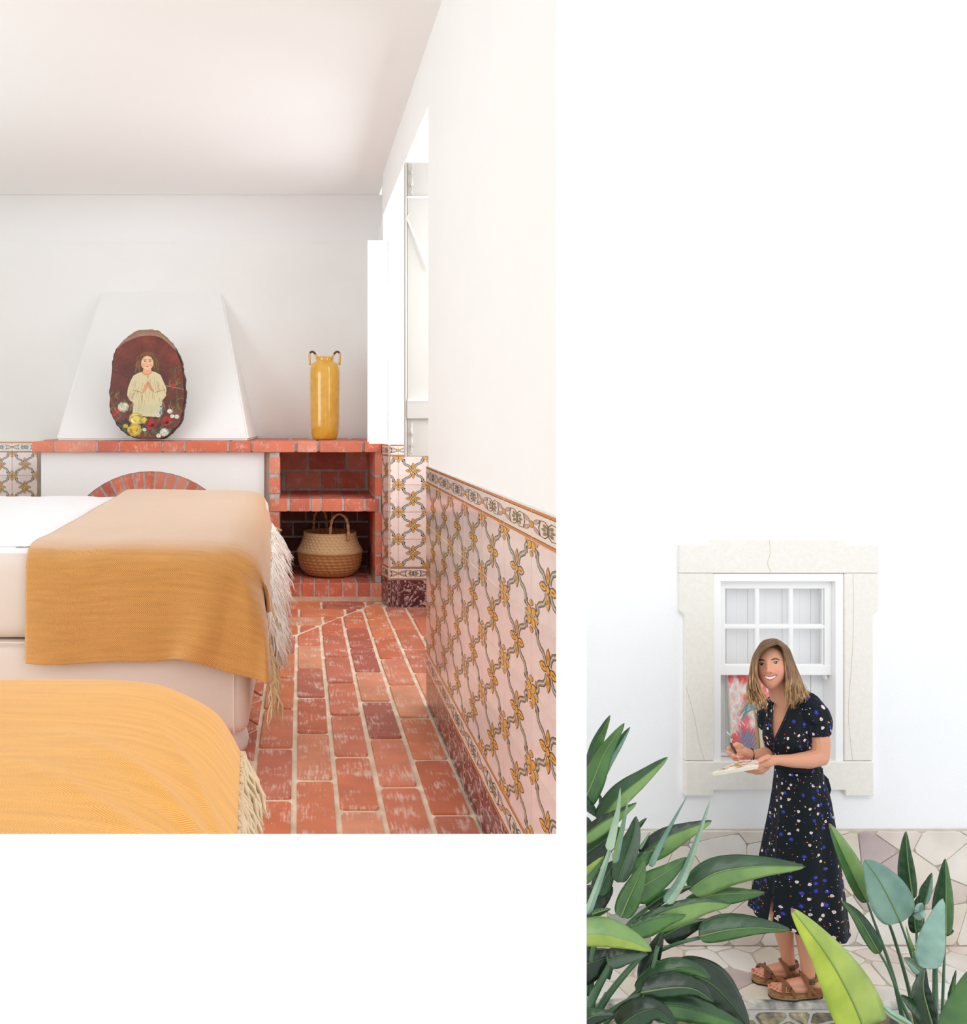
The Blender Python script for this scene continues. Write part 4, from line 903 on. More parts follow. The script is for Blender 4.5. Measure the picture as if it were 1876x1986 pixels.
def leaf(parent, mid, wu, wl, Y, mu, ml, org, sc, fold=.5, bend=.0, shape=.5, rib=True, tip=None, dY=0., prof='leaf', **kw):
    c = cr([(org[0]+x/sc, org[1]+y/sc) for x, y in mid], 26); n = len(c); V = []; mi = []; F = []; nc = 4
    cols = 2*nc+1
    for i in range(n):
        t = i/(n-1); tg = c[min(i+1, n-1)]-c[max(i-1, 0)]; tg = tg/np.hypot(*tg); nm = np.array([tg[1], -tg[0]])
        if nm[1] > 0: nm = -nm     # nm points up in the picture
        if abs(tg[0]) < .35: nm = np.array([-abs(tg[1]), tg[0]*np.sign(tg[1])]) ; nm = nm if nm[0] < 0 else -nm
        pr_ = (math.sin(math.pi*min(1, t**.62*1.0))**.75 if prof == 'leaf' else (1-t)**.8*min(1, t*8+.4))
        pr_ = max(pr_, 0.0)
        if prof == 'leaf': pr_ *= (1.12-.22*t)
        yy = Y+dY*t+bend*math.sin(t*math.pi)
        for k in range(-nc, nc+1):
            wd = 1.1*(wu if k < 0 else wl)/sc*abs(k)/nc*pr_; s_ = -1 if k > 0 else 1
            rip = .0022*math.sin(t*38+k)*abs(k)/nc*(1 if prof == 'leaf' else 0)
            q = c[i]+nm*wd*s_; de = yy+(fold*wd*.0022*(1 if k < 0 else -.6))*1.0+.9*fold*.0022*wd*abs(k)/nc*.3+rip
            V.append(P(q[0], q[1], de))
    for i in range(n-1):
        for k in range(cols-1):
            a = i*cols+k; F.append((a, a+1, a+cols+1, a+cols)); mi.append(2 if (tip and i/(n-1) > tip) else (0 if k < nc else 1))  # separate greens per half put the fold's light and shade into the colour
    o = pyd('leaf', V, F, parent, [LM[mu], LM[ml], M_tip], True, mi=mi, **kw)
    md = o.modifiers.new('thickness', 'SOLIDIFY'); md.thickness = .0025; md.offset = 0
    if rib:
        b = MB(); b.tube([P(c[i][0], c[i][1], Y+dY*i/(n-1)+bend*math.sin(i/(n-1)*math.pi)-.003) for i in range(0, n, 2)], [.0035*(1-.8*i/(n-1)) for i in range(0, n, 2)], 5); r_ = b.build('midrib', M_rib if mu not in 'kd' or rib == 2 else LM['m'], o, True, fix=False)
    return o
def stalk(parent, pts, w0, w1, Y, org, sc, m='s', dY=0.):
    c = cr([(org[0]+x/sc, org[1]+y/sc) for x, y in pts], 14); b = MB()
    b.tube([P(x, y, Y+dY*i/13) for i, (x, y) in enumerate(c)], [(w0+(w1-w0)*i/13)/sc/2*Y/FOC for i in range(14)], 8); return b.build('leaf_stalk', LM[m], parent, True, fix=False)
OL, SL = (1130, 1370), 3.224
pL = empty('bird_of_paradise', (gx(1140, 3.9), 3.9, -2.05), label='large bird of paradise plant with folded dark green leaves at the left of the facade', cat='plant')
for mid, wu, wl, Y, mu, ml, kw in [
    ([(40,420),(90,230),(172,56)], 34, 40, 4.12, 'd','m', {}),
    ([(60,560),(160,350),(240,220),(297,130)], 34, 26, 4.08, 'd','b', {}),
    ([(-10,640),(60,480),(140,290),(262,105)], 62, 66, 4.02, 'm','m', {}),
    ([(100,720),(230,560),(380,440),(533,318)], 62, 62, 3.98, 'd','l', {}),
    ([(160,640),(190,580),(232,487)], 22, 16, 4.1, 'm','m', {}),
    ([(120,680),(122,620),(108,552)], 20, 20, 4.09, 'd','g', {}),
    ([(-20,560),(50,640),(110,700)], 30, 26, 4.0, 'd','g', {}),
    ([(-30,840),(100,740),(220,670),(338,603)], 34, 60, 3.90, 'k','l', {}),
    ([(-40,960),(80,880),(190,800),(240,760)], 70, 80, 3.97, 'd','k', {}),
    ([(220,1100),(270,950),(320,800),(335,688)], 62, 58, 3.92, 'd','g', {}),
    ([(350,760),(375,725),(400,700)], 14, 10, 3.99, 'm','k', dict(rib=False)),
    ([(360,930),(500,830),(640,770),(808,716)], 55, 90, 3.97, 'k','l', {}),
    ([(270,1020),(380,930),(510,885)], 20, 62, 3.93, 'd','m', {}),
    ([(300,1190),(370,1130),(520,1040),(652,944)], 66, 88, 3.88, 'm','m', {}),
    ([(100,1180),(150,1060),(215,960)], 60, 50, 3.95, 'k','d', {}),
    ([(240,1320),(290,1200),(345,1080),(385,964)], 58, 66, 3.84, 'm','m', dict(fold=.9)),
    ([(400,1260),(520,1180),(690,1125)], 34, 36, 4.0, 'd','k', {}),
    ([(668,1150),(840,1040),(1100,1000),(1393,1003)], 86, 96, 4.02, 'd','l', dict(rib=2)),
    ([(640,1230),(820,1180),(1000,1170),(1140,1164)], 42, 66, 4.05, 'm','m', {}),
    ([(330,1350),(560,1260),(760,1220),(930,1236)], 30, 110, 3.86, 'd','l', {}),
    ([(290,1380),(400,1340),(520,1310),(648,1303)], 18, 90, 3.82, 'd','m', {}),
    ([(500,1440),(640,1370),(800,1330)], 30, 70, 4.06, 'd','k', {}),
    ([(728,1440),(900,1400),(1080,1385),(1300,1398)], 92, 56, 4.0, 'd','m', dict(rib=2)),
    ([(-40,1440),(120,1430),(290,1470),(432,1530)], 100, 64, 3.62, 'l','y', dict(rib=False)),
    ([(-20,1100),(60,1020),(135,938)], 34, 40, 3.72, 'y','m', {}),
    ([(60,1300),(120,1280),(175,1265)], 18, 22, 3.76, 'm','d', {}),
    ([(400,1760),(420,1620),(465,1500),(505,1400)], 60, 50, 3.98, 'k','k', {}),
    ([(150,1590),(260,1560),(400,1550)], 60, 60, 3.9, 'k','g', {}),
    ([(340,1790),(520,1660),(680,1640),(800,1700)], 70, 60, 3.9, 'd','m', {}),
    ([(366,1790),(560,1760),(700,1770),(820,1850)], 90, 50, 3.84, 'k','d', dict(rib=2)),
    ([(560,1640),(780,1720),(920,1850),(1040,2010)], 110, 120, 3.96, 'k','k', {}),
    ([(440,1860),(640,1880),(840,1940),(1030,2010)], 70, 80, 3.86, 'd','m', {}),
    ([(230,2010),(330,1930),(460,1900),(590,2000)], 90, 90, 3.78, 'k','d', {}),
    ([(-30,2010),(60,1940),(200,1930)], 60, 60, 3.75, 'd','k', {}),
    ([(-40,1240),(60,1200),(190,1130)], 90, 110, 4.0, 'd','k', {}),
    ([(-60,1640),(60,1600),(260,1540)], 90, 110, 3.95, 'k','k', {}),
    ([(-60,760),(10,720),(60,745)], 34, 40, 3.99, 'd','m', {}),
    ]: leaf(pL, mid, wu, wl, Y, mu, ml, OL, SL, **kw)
for mid, wu, wl, Y, mu, ml, kw in [
    ([(30,1300),(110,1080),(170,900),(176,870)], 24, 24, 3.7, 'p','b', {}),
    ([(168,900),(200,760),(225,640),(237,510)], 30, 26, 3.68, 'p','p', {}),
    ([(200,980),(240,800),(265,690),(292,556)], 20, 22, 3.86, 'l','b', {}),
    ([(425,1000),(490,860),(560,730),(655,560)], 20, 22, 3.9, 'b','b', {}),
    ([(520,1230),(620,1080),(710,850),(800,585)], 34, 40, 3.86, 'b','p', {}),
    ([(356,890),(390,840),(425,782)], 10, 12, 3.94, 'l','b', {}), ]:
    leaf(pL, mid, wu, wl, Y, mu, ml, OL, SL, prof='spear', rib=False, label='slender pale spear-like bud', **kw)
for pts, w0, w1, Y in [([(0,1950),(100,1750),(180,1600)], 60, 36, 3.92), ([(40,1980),(180,1780),(330,1600),(400,1540)], 44, 26, 3.94), ([(130,1980),(300,1830),(420,1690),(470,1500)], 40, 24, 3.93), ([(480,1530),(600,1480),(740,1445)], 22, 22, 4.03),
                       ([(60,2000),(220,1880),(370,1800)], 40, 26, 3.86), ([(20,1800),(60,1560),(100,1400)], 44, 30, 3.96), ([(220,2000),(360,1930),(460,1870)], 36, 24, 3.9), ([(60,1900),(40,1500),(30,1200)], 50, 30, 4.05), ([(160,1700),(260,1400),(420,1250)], 30, 22, 4.02), ([(100,2200),(0,1800),(-20,1400)], 60, 40, 4.08), ([(20,2300),(60,2000),(160,1800)], 50, 44, 3.95), ([(460,1590),(520,1610),(620,1640)], 16, 16, 3.96)]:
    stalk(pL, pts, w0, w1, Y, OL, SL)
OR, SR = (1500, 1570), 4.774
pR = empty('bird_of_paradise', (gx(1780, 4.0), 4.0, -2.05), label='bird of paradise plant with upright blue-green paddle leaves right of the woman', cat='plant')
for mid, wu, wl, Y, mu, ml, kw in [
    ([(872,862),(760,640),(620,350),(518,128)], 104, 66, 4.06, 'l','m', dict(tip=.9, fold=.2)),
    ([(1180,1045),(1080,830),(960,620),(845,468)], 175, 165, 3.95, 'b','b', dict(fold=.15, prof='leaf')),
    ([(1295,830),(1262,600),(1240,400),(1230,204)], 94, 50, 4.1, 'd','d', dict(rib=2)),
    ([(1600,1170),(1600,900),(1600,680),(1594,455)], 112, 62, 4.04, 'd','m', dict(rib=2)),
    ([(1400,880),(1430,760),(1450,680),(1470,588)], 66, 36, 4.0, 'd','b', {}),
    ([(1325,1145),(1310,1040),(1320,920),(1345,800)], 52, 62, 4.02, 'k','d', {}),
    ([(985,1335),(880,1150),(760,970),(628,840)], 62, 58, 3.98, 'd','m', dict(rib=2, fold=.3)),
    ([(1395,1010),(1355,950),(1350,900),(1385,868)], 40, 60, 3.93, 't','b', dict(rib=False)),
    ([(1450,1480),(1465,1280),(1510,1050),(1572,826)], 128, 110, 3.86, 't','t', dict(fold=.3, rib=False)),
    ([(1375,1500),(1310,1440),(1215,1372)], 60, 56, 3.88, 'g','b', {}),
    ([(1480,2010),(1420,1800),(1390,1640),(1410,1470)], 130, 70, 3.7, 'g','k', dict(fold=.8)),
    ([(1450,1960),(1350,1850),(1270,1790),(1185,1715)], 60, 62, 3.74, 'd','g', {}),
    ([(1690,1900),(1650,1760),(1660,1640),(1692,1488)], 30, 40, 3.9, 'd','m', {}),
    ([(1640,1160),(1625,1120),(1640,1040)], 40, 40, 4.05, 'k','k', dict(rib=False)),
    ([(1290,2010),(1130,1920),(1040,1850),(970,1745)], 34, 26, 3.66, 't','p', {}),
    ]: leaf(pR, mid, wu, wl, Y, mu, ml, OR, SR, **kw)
leaf(pR, [(1380,1490),(1320,1370),(1270,1230),(1228,1075)], 26, 34, 3.9, 'l', 'l', OR, SR, prof='spear', rib=False)
for pts, w0, w1, Y in [([(868,850),(950,1080),(1060,1380),(1130,1620),(1215,2010)], 18, 46, 4.0), ([(1060,1020),(1130,1220),(1240,1600),(1330,2010)], 26, 40, 4.03), ([(1175,1040),(1260,1280),(1350,1600),(1440,2010)], 20, 36, 3.97), ([(985,1330),(1070,1480),(1180,1760),(1290,2010)], 20, 36, 3.96),
                       ([(1328,1140),(1340,1400),(1400,1700)], 22, 26, 4.03), ([(1590,1165),(1580,1500),(1560,2010)], 20, 28, 4.02), ([(1500,1380),(1500,1700),(1500,2010)], 40, 60, 3.9), ([(1295,830),(1320,1000)], 16, 16, 4.1), ([(1400,870),(1390,1300),(1440,1700)], 14, 24, 4.04)]:
    stalk(pR, pts, w0, w1, Y, OR, SR)
pF = empty('bird_of_paradise', (gx(1690, 3.1), 3.1, -2.05), label='nearest lime yellow leaf with a withered tip in front of her feet', cat='plant')
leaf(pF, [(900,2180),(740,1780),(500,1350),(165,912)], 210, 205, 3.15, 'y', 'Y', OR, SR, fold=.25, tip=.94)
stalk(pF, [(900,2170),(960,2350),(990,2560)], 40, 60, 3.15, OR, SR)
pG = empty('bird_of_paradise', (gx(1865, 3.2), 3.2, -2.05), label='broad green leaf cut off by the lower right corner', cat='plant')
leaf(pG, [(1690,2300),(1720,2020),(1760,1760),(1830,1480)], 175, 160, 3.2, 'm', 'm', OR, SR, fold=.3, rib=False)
stalk(pG, [(1690,2290),(1690,2450),(1700,2600)], 40, 60, 3.2, OR, SR)
# ------------------------------------------------------------------ the woman
PY = 4.66
person = empty('person', (gx(1540, PY), PY, GZ), label='smiling woman with shoulder-length hair in a dark flowered wrap dress and sandals, holding a palette', cat='person')
kx = PY/FOC                      # metres per px at her depth
def Q(px, py, d=0.): return Vector(P(px, py, PY+d))
# --- head frame, looking at the lens
HC = Q(1499, 1292, -.05)
cl_ = Vector((0, 0, CH)); Fh = (cl_-HC).normalized(); Rh = Vector((0, 0, 1)).cross(Fh).normalized(); Rh = -Rh if Rh.x < 0 else Rh; Uh = Fh.cross(Rh); Uh = -Uh if Uh.z < 0 else Uh
def h2(px, py):
    """head-plane coordinates of an image point"""
    r = Vector(P(px, py, 1.0))-cl_; t = (HC-cl_).dot(Fh)/r.dot(Fh); q = cl_+r*t-HC; return q.dot(Rh), q.dot(Uh)
def hw(a, b, c): return HC+Rh*a+Uh*b+Fh*c
def px2(v):
    v = Vector(v); return VX+FOC*v.x/v.y, VY+FOC*(CH-v.z)/v.y
feat = []
def ft(px, py, sx, sy, h, rot=0.): a, b = h2(px, py); feat.append((a, b, sx*kx, sy*kx, h, rot))
ft(1477, 1289, 7, 4.5, -.006); ft(1505, 1286, 7, 4.5, -.006)
ft(1491, 1279, 20, 4, .003)
ft(1489.5, 1290, 3.2, 6, .010); ft(1490.5, 1297, 3.6, 5, .012); ft(1491, 1302.5, 4.2, 3.6, .014); ft(1485, 1304.5, 3, 2.4, .006); ft(1497.5, 1303.5, 3, 2.4, .006)
ft(1474, 1305, 6, 6, .006); ft(1512, 1302, 7, 6.5, .006)
ft(1494.5, 1314, 11, 6, .004); ft(1498, 1329, 7, 5, .008); ft(1494.5, 1320, 8, 2.2, .002)
RX, RZ, RY = .073, .113, .088
ca, cb = h2(1497.5, 1290)
ROLL = -.06
def headr(a, b):
    """half width at height b"""
    t = (b-cb)/RZ; return RX*(1 if t > 0 else 1-.22*t*t-.12*abs(t))
def hsurf(a, b):
    t = min(.995, abs((b-cb)/RZ)); rw = headr(a, b)*math.sqrt(1-t*t); u = (a-ca+ROLL*(b-cb))/max(rw, 1e-5)
    if abs(u) >= 1: return 0
    z = RY*math.sqrt(1-t*t)*(1-abs(u)**2.3)**.5*(1-.08*max(0, -(b-cb)/RZ))
    for fa, fb, sa, sb_, h, _ in feat: z += h*math.exp(-((a-fa)/sa)**2/2-((b-fb)/sb_)**2/2)
    return z
hm = MB(); V = []; nh, mh = 90, 72
for i in range(mh+1):
    th = math.pi*i/mh; b = cb+RZ*math.cos(th)
    for j in range(nh):
        ph = 2*math.pi*j/nh; t = math.sin(th); u = math.cos(ph); a = ca-ROLL*(b-cb)+headr(0, b)*t*u
        s = math.sin(ph)
        if s >= 0: c = hsurf(a, b) if abs(u) < .999 else 0
        else: c = -.092*t*(1-abs(u)**2.3)**.5*(1 if b > cb-.03 else max(.35, 1-(cb-.03-b)*9))
        V.append(hw(a, b, c))
hm.add(V, [(i*nh+j, i*nh+(j+1) % nh, (i+1)*nh+(j+1) % nh, (i+1)*nh+j) for i in range(mh) for j in range(nh)])
# --- the rest of the body: tapered chains
def chain(b, pts, rad, flat=None, n=14):
    pts = [Vector(p) for p in pts]
    for i, p in enumerate(pts): b.ball(p, rad[i]*.995, n=n, k=10)
    for i in range(len(pts)-1):
        b.tube([pts[i]+(pts[i+1]-pts[i])*s for s in (0, .5, 1)], [rad[i], (rad[i]+rad[i+1])/2*1.0, rad[i+1]], n)
def rings(b, rr, n=28, closed=True):
    """rr: (px left, px right, py, depth offset, half depth)"""
    V = []
    for (l, r, y, d, hb) in rr:
        c = Q((l+r)/2, y, d); w_ = (r-l)/2*(PY+d)/FOC; a = math.sqrt(max(w_*w_-(hb*.5)**2, (w_*.6)**2))
        for j in range(n): q = 2*math.pi*j/n; V.append((c.x+a*math.cos(q), c.y+hb*math.sin(q), c.z))
    k = len(rr); F = [(i*n+j, i*n+(j+1) % n, (i+1)*n+(j+1) % n, (i+1)*n+j) for i in range(k-1) for j in range(n)]
    if closed: F += [tuple(range(n-1, -1, -1)), tuple(range((k-1)*n, k*n))]
    b.add(V, F)
bd = MB()
bd.V, bd.F, bd.M = list(map(tuple, hm.V)), hm.F, hm.M
chain(bd, [Q(1507, 1318, .0), Q(1512, 1345, .01), Q(1520, 1372, .03)], [.045, .046, .056])
rings(bd, [(1500, 1560, 1356, .03, .04), (1490, 1590, 1366, .03, .065), (1487, 1592, 1385, .03, .082), (1485, 1585, 1410, .025, .092), (1484, 1580, 1432, .02, .095), (1494, 1584, 1460, .02, .085), (1508, 1590, 1487, .02, .08), (1506, 1600, 1520, .02, .09), (1500, 1612, 1560, .02, .10), (1500, 1605, 1600, .02, .09)])
# near arm (her left)
SH, EL, WR = Q(1574, 1376, -.02), Q(1591, 1468, -.09), Q(1507, 1474, -.17)
chain(bd, [SH, Q(1586, 1410, -.04), Q(1592, 1440, -.07), EL], [.046, .047, .044, .040])
chain(bd, [EL, Q(1568, 1474, -.12), Q(1537, 1476, -.15), WR], [.040, .039, .030, .0225])
# far arm
S2, E2, W2 = Q(1492, 1390, .09), Q(1506, 1458, .06), Q(1462, 1464, -.04)
chain(bd, [S2, Q(1500, 1425, .08), E2], [.040, .038, .034]); chain(bd, [E2, Q(1484, 1462, .01), W2], [.034, .029, .021])
def hand(b, pts_palm, rp, fingers):
    chain(b, pts_palm, rp)
    for f in fingers: chain(b, [Q(*p) for p in f[0]], f[1], n=10)
# near hand: palm under the palette, thumb on top, fingers along its edge
hand(bd, [WR, Q(1496, 1475, -.175), Q(1487, 1478, -.18), Q(1478, 1481, -.185)], [.0225, .024, .026, .020], [
    ([(1490, 1468, -.19), (1481, 1471, -.215), (1474, 1475, -.225), (1468, 1479, -.228)], [.013, .0105, .0095, .008]),
    ([(1482, 1480, -.19), (1468, 1486, -.205), (1457, 1487.5, -.21), (1449, 1488.5, -.205)], [.011, .0098, .009, .0075]),
    ([(1484, 1484, -.185), (1470, 1491, -.195), (1456, 1492.5, -.19), (1445, 1494, -.185)], [.011, .0098, .009, .0075]),
    ([(1487, 1487, -.175), (1474, 1495.5, -.18), (1461, 1496.5, -.17), (1451, 1496.5, -.16)], [.011, .0095, .0085, .007]),
    ([(1490, 1488, -.165), (1479, 1498, -.165), (1468, 1499.5, -.155), (1461, 1498.5, -.145)], [.010, .0085, .0075, .0062])])
# far hand: gripping the palette knife
hand(bd, [W2, Q(1450, 1461, -.06), Q(1440, 1457, -.07), Q(1433, 1455, -.075)], [.021, .024, .025, .021], [
    ([(1438, 1447, -.085), (1430, 1443, -.10), (1424, 1446, -.11), (1420, 1450, -.112)], [.0115, .010, .009, .0075]),
    ([(1434, 1450, -.09), (1423, 1447, -.105), (1413, 1452, -.108), (1411, 1458, -.10)], [.0105, .0098, .009, .0078]),
    ([(1434, 1456, -.09), (1424, 1456, -.105), (1416, 1460, -.11), (1422, 1464, -.115)], [.0105, .0095, .009, .0078]),
    ([(1436, 1461, -.085), (1426, 1464, -.105), (1420, 1467, -.11), (1430, 1467, -.118)], [.0105, .0095, .0088, .0075]),
    ([(1440, 1465, -.08), (1432, 1470, -.095), (1424, 1472, -.10), (1432, 1473, -.108)], [.0098, .0088, .008, .007])])
# legs and feet
GY = lambda py: (CH-GZ)*FOC/(py-VY)
YF, YN = GY(1906), GY(1935)                       # ground contact depths of the two feet
def G_(px, h, Y): return Vector((gx(px, Y), Y, GZ+h))
def leg(knee, ank, Yf, toe, heel, hip):
    A = Vector(P(ank[0], ank[1], Yf)); K = Vector(P(knee[0], knee[1], knee[2])); H = Vector(P(*hip))
    chain(bd, [H, K, K+(A-K)*.35, K+(A-K)*.75, A], [.07, .056, .050, .034, .028], n=18)
    return A
A1_ = leg((1509, 1738, 4.66), (1531, 1872), YF+.01, None, None, (1530, 1600, 4.70))
A2_ = leg((1556, 1740, 4.64), (1569, 1898), YN+.01, None, None, (1570, 1600, 4.68))
SOLE = .023
def foot(A, Y, toe, heel):
    tx, hx = gx(toe, Y), gx(heel, Y); L = hx-tx
    pt_ = lambda t, h, d=0.: Vector((tx+L*t, Y+d+.02*(1-t), GZ+SOLE+h))
    chain(bd, [A, pt_(.86, .045), pt_(.90, .026)], [.028, .028, .026]); chain(bd, [A+Vector((-.01, 0, -.01)), pt_(.62, .044), pt_(.40, .030), pt_(.24, .020)], [.028, .026, .025, .018])
    chain(bd, [pt_(.9, .022), pt_(.6, .02, -.01), pt_(.3, .017, -.016)], [.024, .020, .017]); chain(bd, [pt_(.8, .02), pt_(.55, .02, .012), pt_(.3, .017, .018)], [.022, .018, .016])
    for k in range(5):
        d = (.022, .008, -.004, -.016, -.027)[k] if True else 0; t0 = (.04, .035, .07, .11, .16)[k]; r_ = (.0115, .009, .0085, .008, .0075)[k]
        chain(bd, [pt_(.30, .017, d), pt_(t0+.10, .014, d*1.1), pt_(t0+.02, .010, d*1.1)], [r_*1.1, r_, r_*.92], n=10)
    return pt_
pf1 = foot(A1_, YF, 1464, 1549); pf2 = foot(A2_, YN, 1496, 1594)
me = bpy.data.meshes.new('body_raw'); me.from_pydata([tuple(v) for v in bd.V], [], bd.F); tmp = bpy.data.objects.new('body_raw', me); COL.objects.link(tmp)
bm = bmesh.new(); bm.from_mesh(me); bmesh.ops.remove_doubles(bm, verts=bm.verts, dist=1e-6); bmesh.ops.recalc_face_normals(bm, faces=bm.faces); bm.to_mesh(me); bm.free()
r_ = tmp.modifiers.new('r', 'REMESH'); r_.mode = 'VOXEL'; r_.voxel_size = .0024
s_ = tmp.modifiers.new('s', 'SMOOTH'); s_.factor = .5; s_.iterations = 3
dg = bpy.context.evaluated_depsgraph_get(); body_me = bpy.data.meshes.new_from_object(tmp.evaluated_get(dg)); bpy.data.objects.remove(tmp)
nvb = len(body_me.vertices); co = np.zeros(nvb*3); body_me.vertices.foreach_get('co', co); co = co.reshape(-1, 3)
pxy = np.stack([VX+FOC*co[:, 0]/co[:, 1], VY+FOC*(CH-co[:, 2])/co[:, 1]], 1)
C = None; X, Yy = pxy[:, 0], pxy[:, 1]
pa = Paint(X, Yy, (218, 156, 126))
pa.poly([(1380, 1400), (1640, 1400), (1640, 1510), (1380, 1510)], (210, 150, 120), .8)
pa.ell(1473, 1304, 11, 9, (226, 142, 126), 0, 1.2, .5); pa.ell(1514, 1301, 12, 9, (226, 142, 126), 0, 1.2, .5); pa.ell(1491, 1302, 6, 5, (224, 148, 128), 0, 1, .4)
pa.ell(1492, 1266, 26, 10, (214, 160, 132), 0, 1.4, .3)
for (x, y, r) in ((1411.5, 1458, 2.4), (1422, 1464, 2.6), (1432, 1467, 2.4), (1467.5, 1479, 3.6), (1449, 1488.5, 2), (1445, 1494, 2)): pa.ell(x, y, r, r*.8, (236, 190, 184), 0, .4)
for k in range(5):
    for pf in (pf1, pf2):
        t0 = (.04, .035, .07, .11, .16)[k]; d = (.022, .008, -.004, -.016, -.027)[k]*1.1; x, y = px2(pf(t0+.01, .019, d)); pa.ell(x, y, 2.6-.3*k, 1.9-.2*k, (196, 38, 46), 0, .4)
body = link('body', body_me, person, vmat('skin', rough=.5, sss=.12), True); setcol(body_me, pa.C)

# --- face details: thin patches laid on the face
def fpatch(name, pts, colf, nu=14, nv=8, lift=.0016, parent=None, m=None):
    """pts: centre px, half width, half height(up,down) functions -> grid on the face"""
    V = []; C = []
    for i in range(nv):
        for j in range(nu):
            x, y, c = pts(j/(nu-1), i/(nv-1)); a, b = h2(x, y); V.append(hw(a, b, hsurf(a, b)+lift)); C.append(c)
    return pyd(name, V, gridF(nv, nu), body, m or vmat('face_paint', rough=.4), True, colr=C)
def eye(cx, cy, hwid, rot, name='eye'):
    def f(u, v):
        s = u*2-1; up = 3.3*(1-abs(s)**2.2); dn = 1.7*(1-abs(s)**2)
        yy = -up+(up+dn)*v; x = cx+s*hwid; y = cy+yy+s*rot
        d = math.hypot(s*hwid-.2, (yy+.5)); c = (206, 190, 182)
        if d < 2.9: c = (66, 42, 30)
        if d < 1.15: c = (16, 12, 12)
        if math.hypot(s*hwid+.5, yy+1.3) < .55: c = (245, 245, 245)  # catchlight painted on the iris as a white dot
        if v < .3 or abs(s) > .9: c = (40, 27, 24)
        if v > .92: c = (150, 104, 88)
        return x, y, c
    fpatch(name, f, None, 34, 20, m=vmat('eye_surface', rough=.15))
eye(1477.6, 1288.6, 6.2, -.6); eye(1504.8, 1285.8, 6.6, -.9)
def strip(name, line, wd, c0, c1_=None, lift=.0022, m=None, n=16):
    c = cr(line, n); 
    def f(u, v):
        i = min(int(u*(n-1)+.5), n-1); t = c[min(i+1, n-1)]-c[max(i-1, 0)]; t = t/np.hypot(*t); w_ = wd*(math.sin(math.pi*min(.97, max(.04, u)))**.6); q = c[i]+np.array([-t[1], t[0]])*(v-.5)*w_
        return q[0], q[1], c0 if c1_ is None or v < .5 else c1_
    fpatch(name, f, None, n, 4, lift, m=m)
strip('eyebrow', [(1469.5, 1282.4), (1473, 1280.2), (1478, 1279.8), (1484, 1281.6)], 3.0, (84, 58, 42)); strip('eyebrow', [(1495.5, 1281), (1500, 1278.6), (1506, 1277.8), (1513, 1281)], 3.2, (84, 58, 42))
strip('nostril', [(1483.8, 1305), (1486.5, 1305.6), (1488.5, 1305.2)], 1.0, (158, 92, 76), n=8); strip('nostril', [(1493, 1305), (1495.5, 1305), (1498, 1303.6)], 1.0, (158, 92, 76), n=8)
def mouth(u, v):
    s = u*2-1; x = 1494.3+s*13; ytop = 1311.2-2.6*s*s-.7*s+(.5*math.exp(-(s/.12)**2)); ybot = 1319.8-10.4*s*s*1.0-.7*s; ybot = max(ybot, ytop+.3); y = ytop+(ybot-ytop)*v
    h_ = (ybot-ytop); ti, tb = .14, .74
    if v < ti: c = (184, 84, 80)
    elif v > tb: c = (206, 104, 100)
    else:
        c = (244, 236, 222) if abs(s) < .78 else (92, 38, 36)
        if abs(((x-1494) / 3.1) % 1-.0) < .10 and abs(s) < .78: c = (206, 192, 176)
        if v > tb-.08: c = (150, 70, 66)
    return x, y, c
fpatch('mouth', mouth, None, 60, 18, .0022)
strip('smile_line', [(1481.5, 1305.5), (1479.5, 1310), (1479.5, 1314)], .9, (196, 134, 114), n=8, lift=.001); strip('smile_line', [(1500.5, 1304), (1506, 1308), (1509.5, 1312.5)], .9, (196, 134, 114), n=8, lift=.001)  # crease shade painted as slightly darker skin strips

# --- hair: a close cap and many wavy locks falling to the shoulders
HRng = random.Random(12)
cap = MB(); V = []; keepv = []
for i in range(101):
    th = math.pi*i/100; b = cb+(RZ+.012)*math.cos(th)
    for j in range(160):
        ph = 2*math.pi*j/160; t = math.sin(th); u = math.cos(ph); a = ca-ROLL*(b-cb)+(headr(0, b)+.010)*t*u; s = math.sin(ph)
        c = (RY+.008)*t*s*(1 if s > 0 else 1.15); V.append(hw(a, b, c)); x, y = px2(V[-1]); 
        face = s > .02 and ((x-1496.5)/29)**2+((y-1304)/47.5)**2 < 1
        keepv.append(not face and y < 1345 and not (y > 1306 and abs(x-1497) < 40))
pyd('hair_cap', V, [f for f in gridF(101, 160, wrap=True) if all(keepv[q] for q in f)], person, vmat('hair', rough=.42, bump=.3, bs=200.), True, colr=[(118+12*math.sin(i*3.7), 86+9*math.sin(i*3.7), 56) for i in range(len(V))])
hb = MB(); HC_ = []
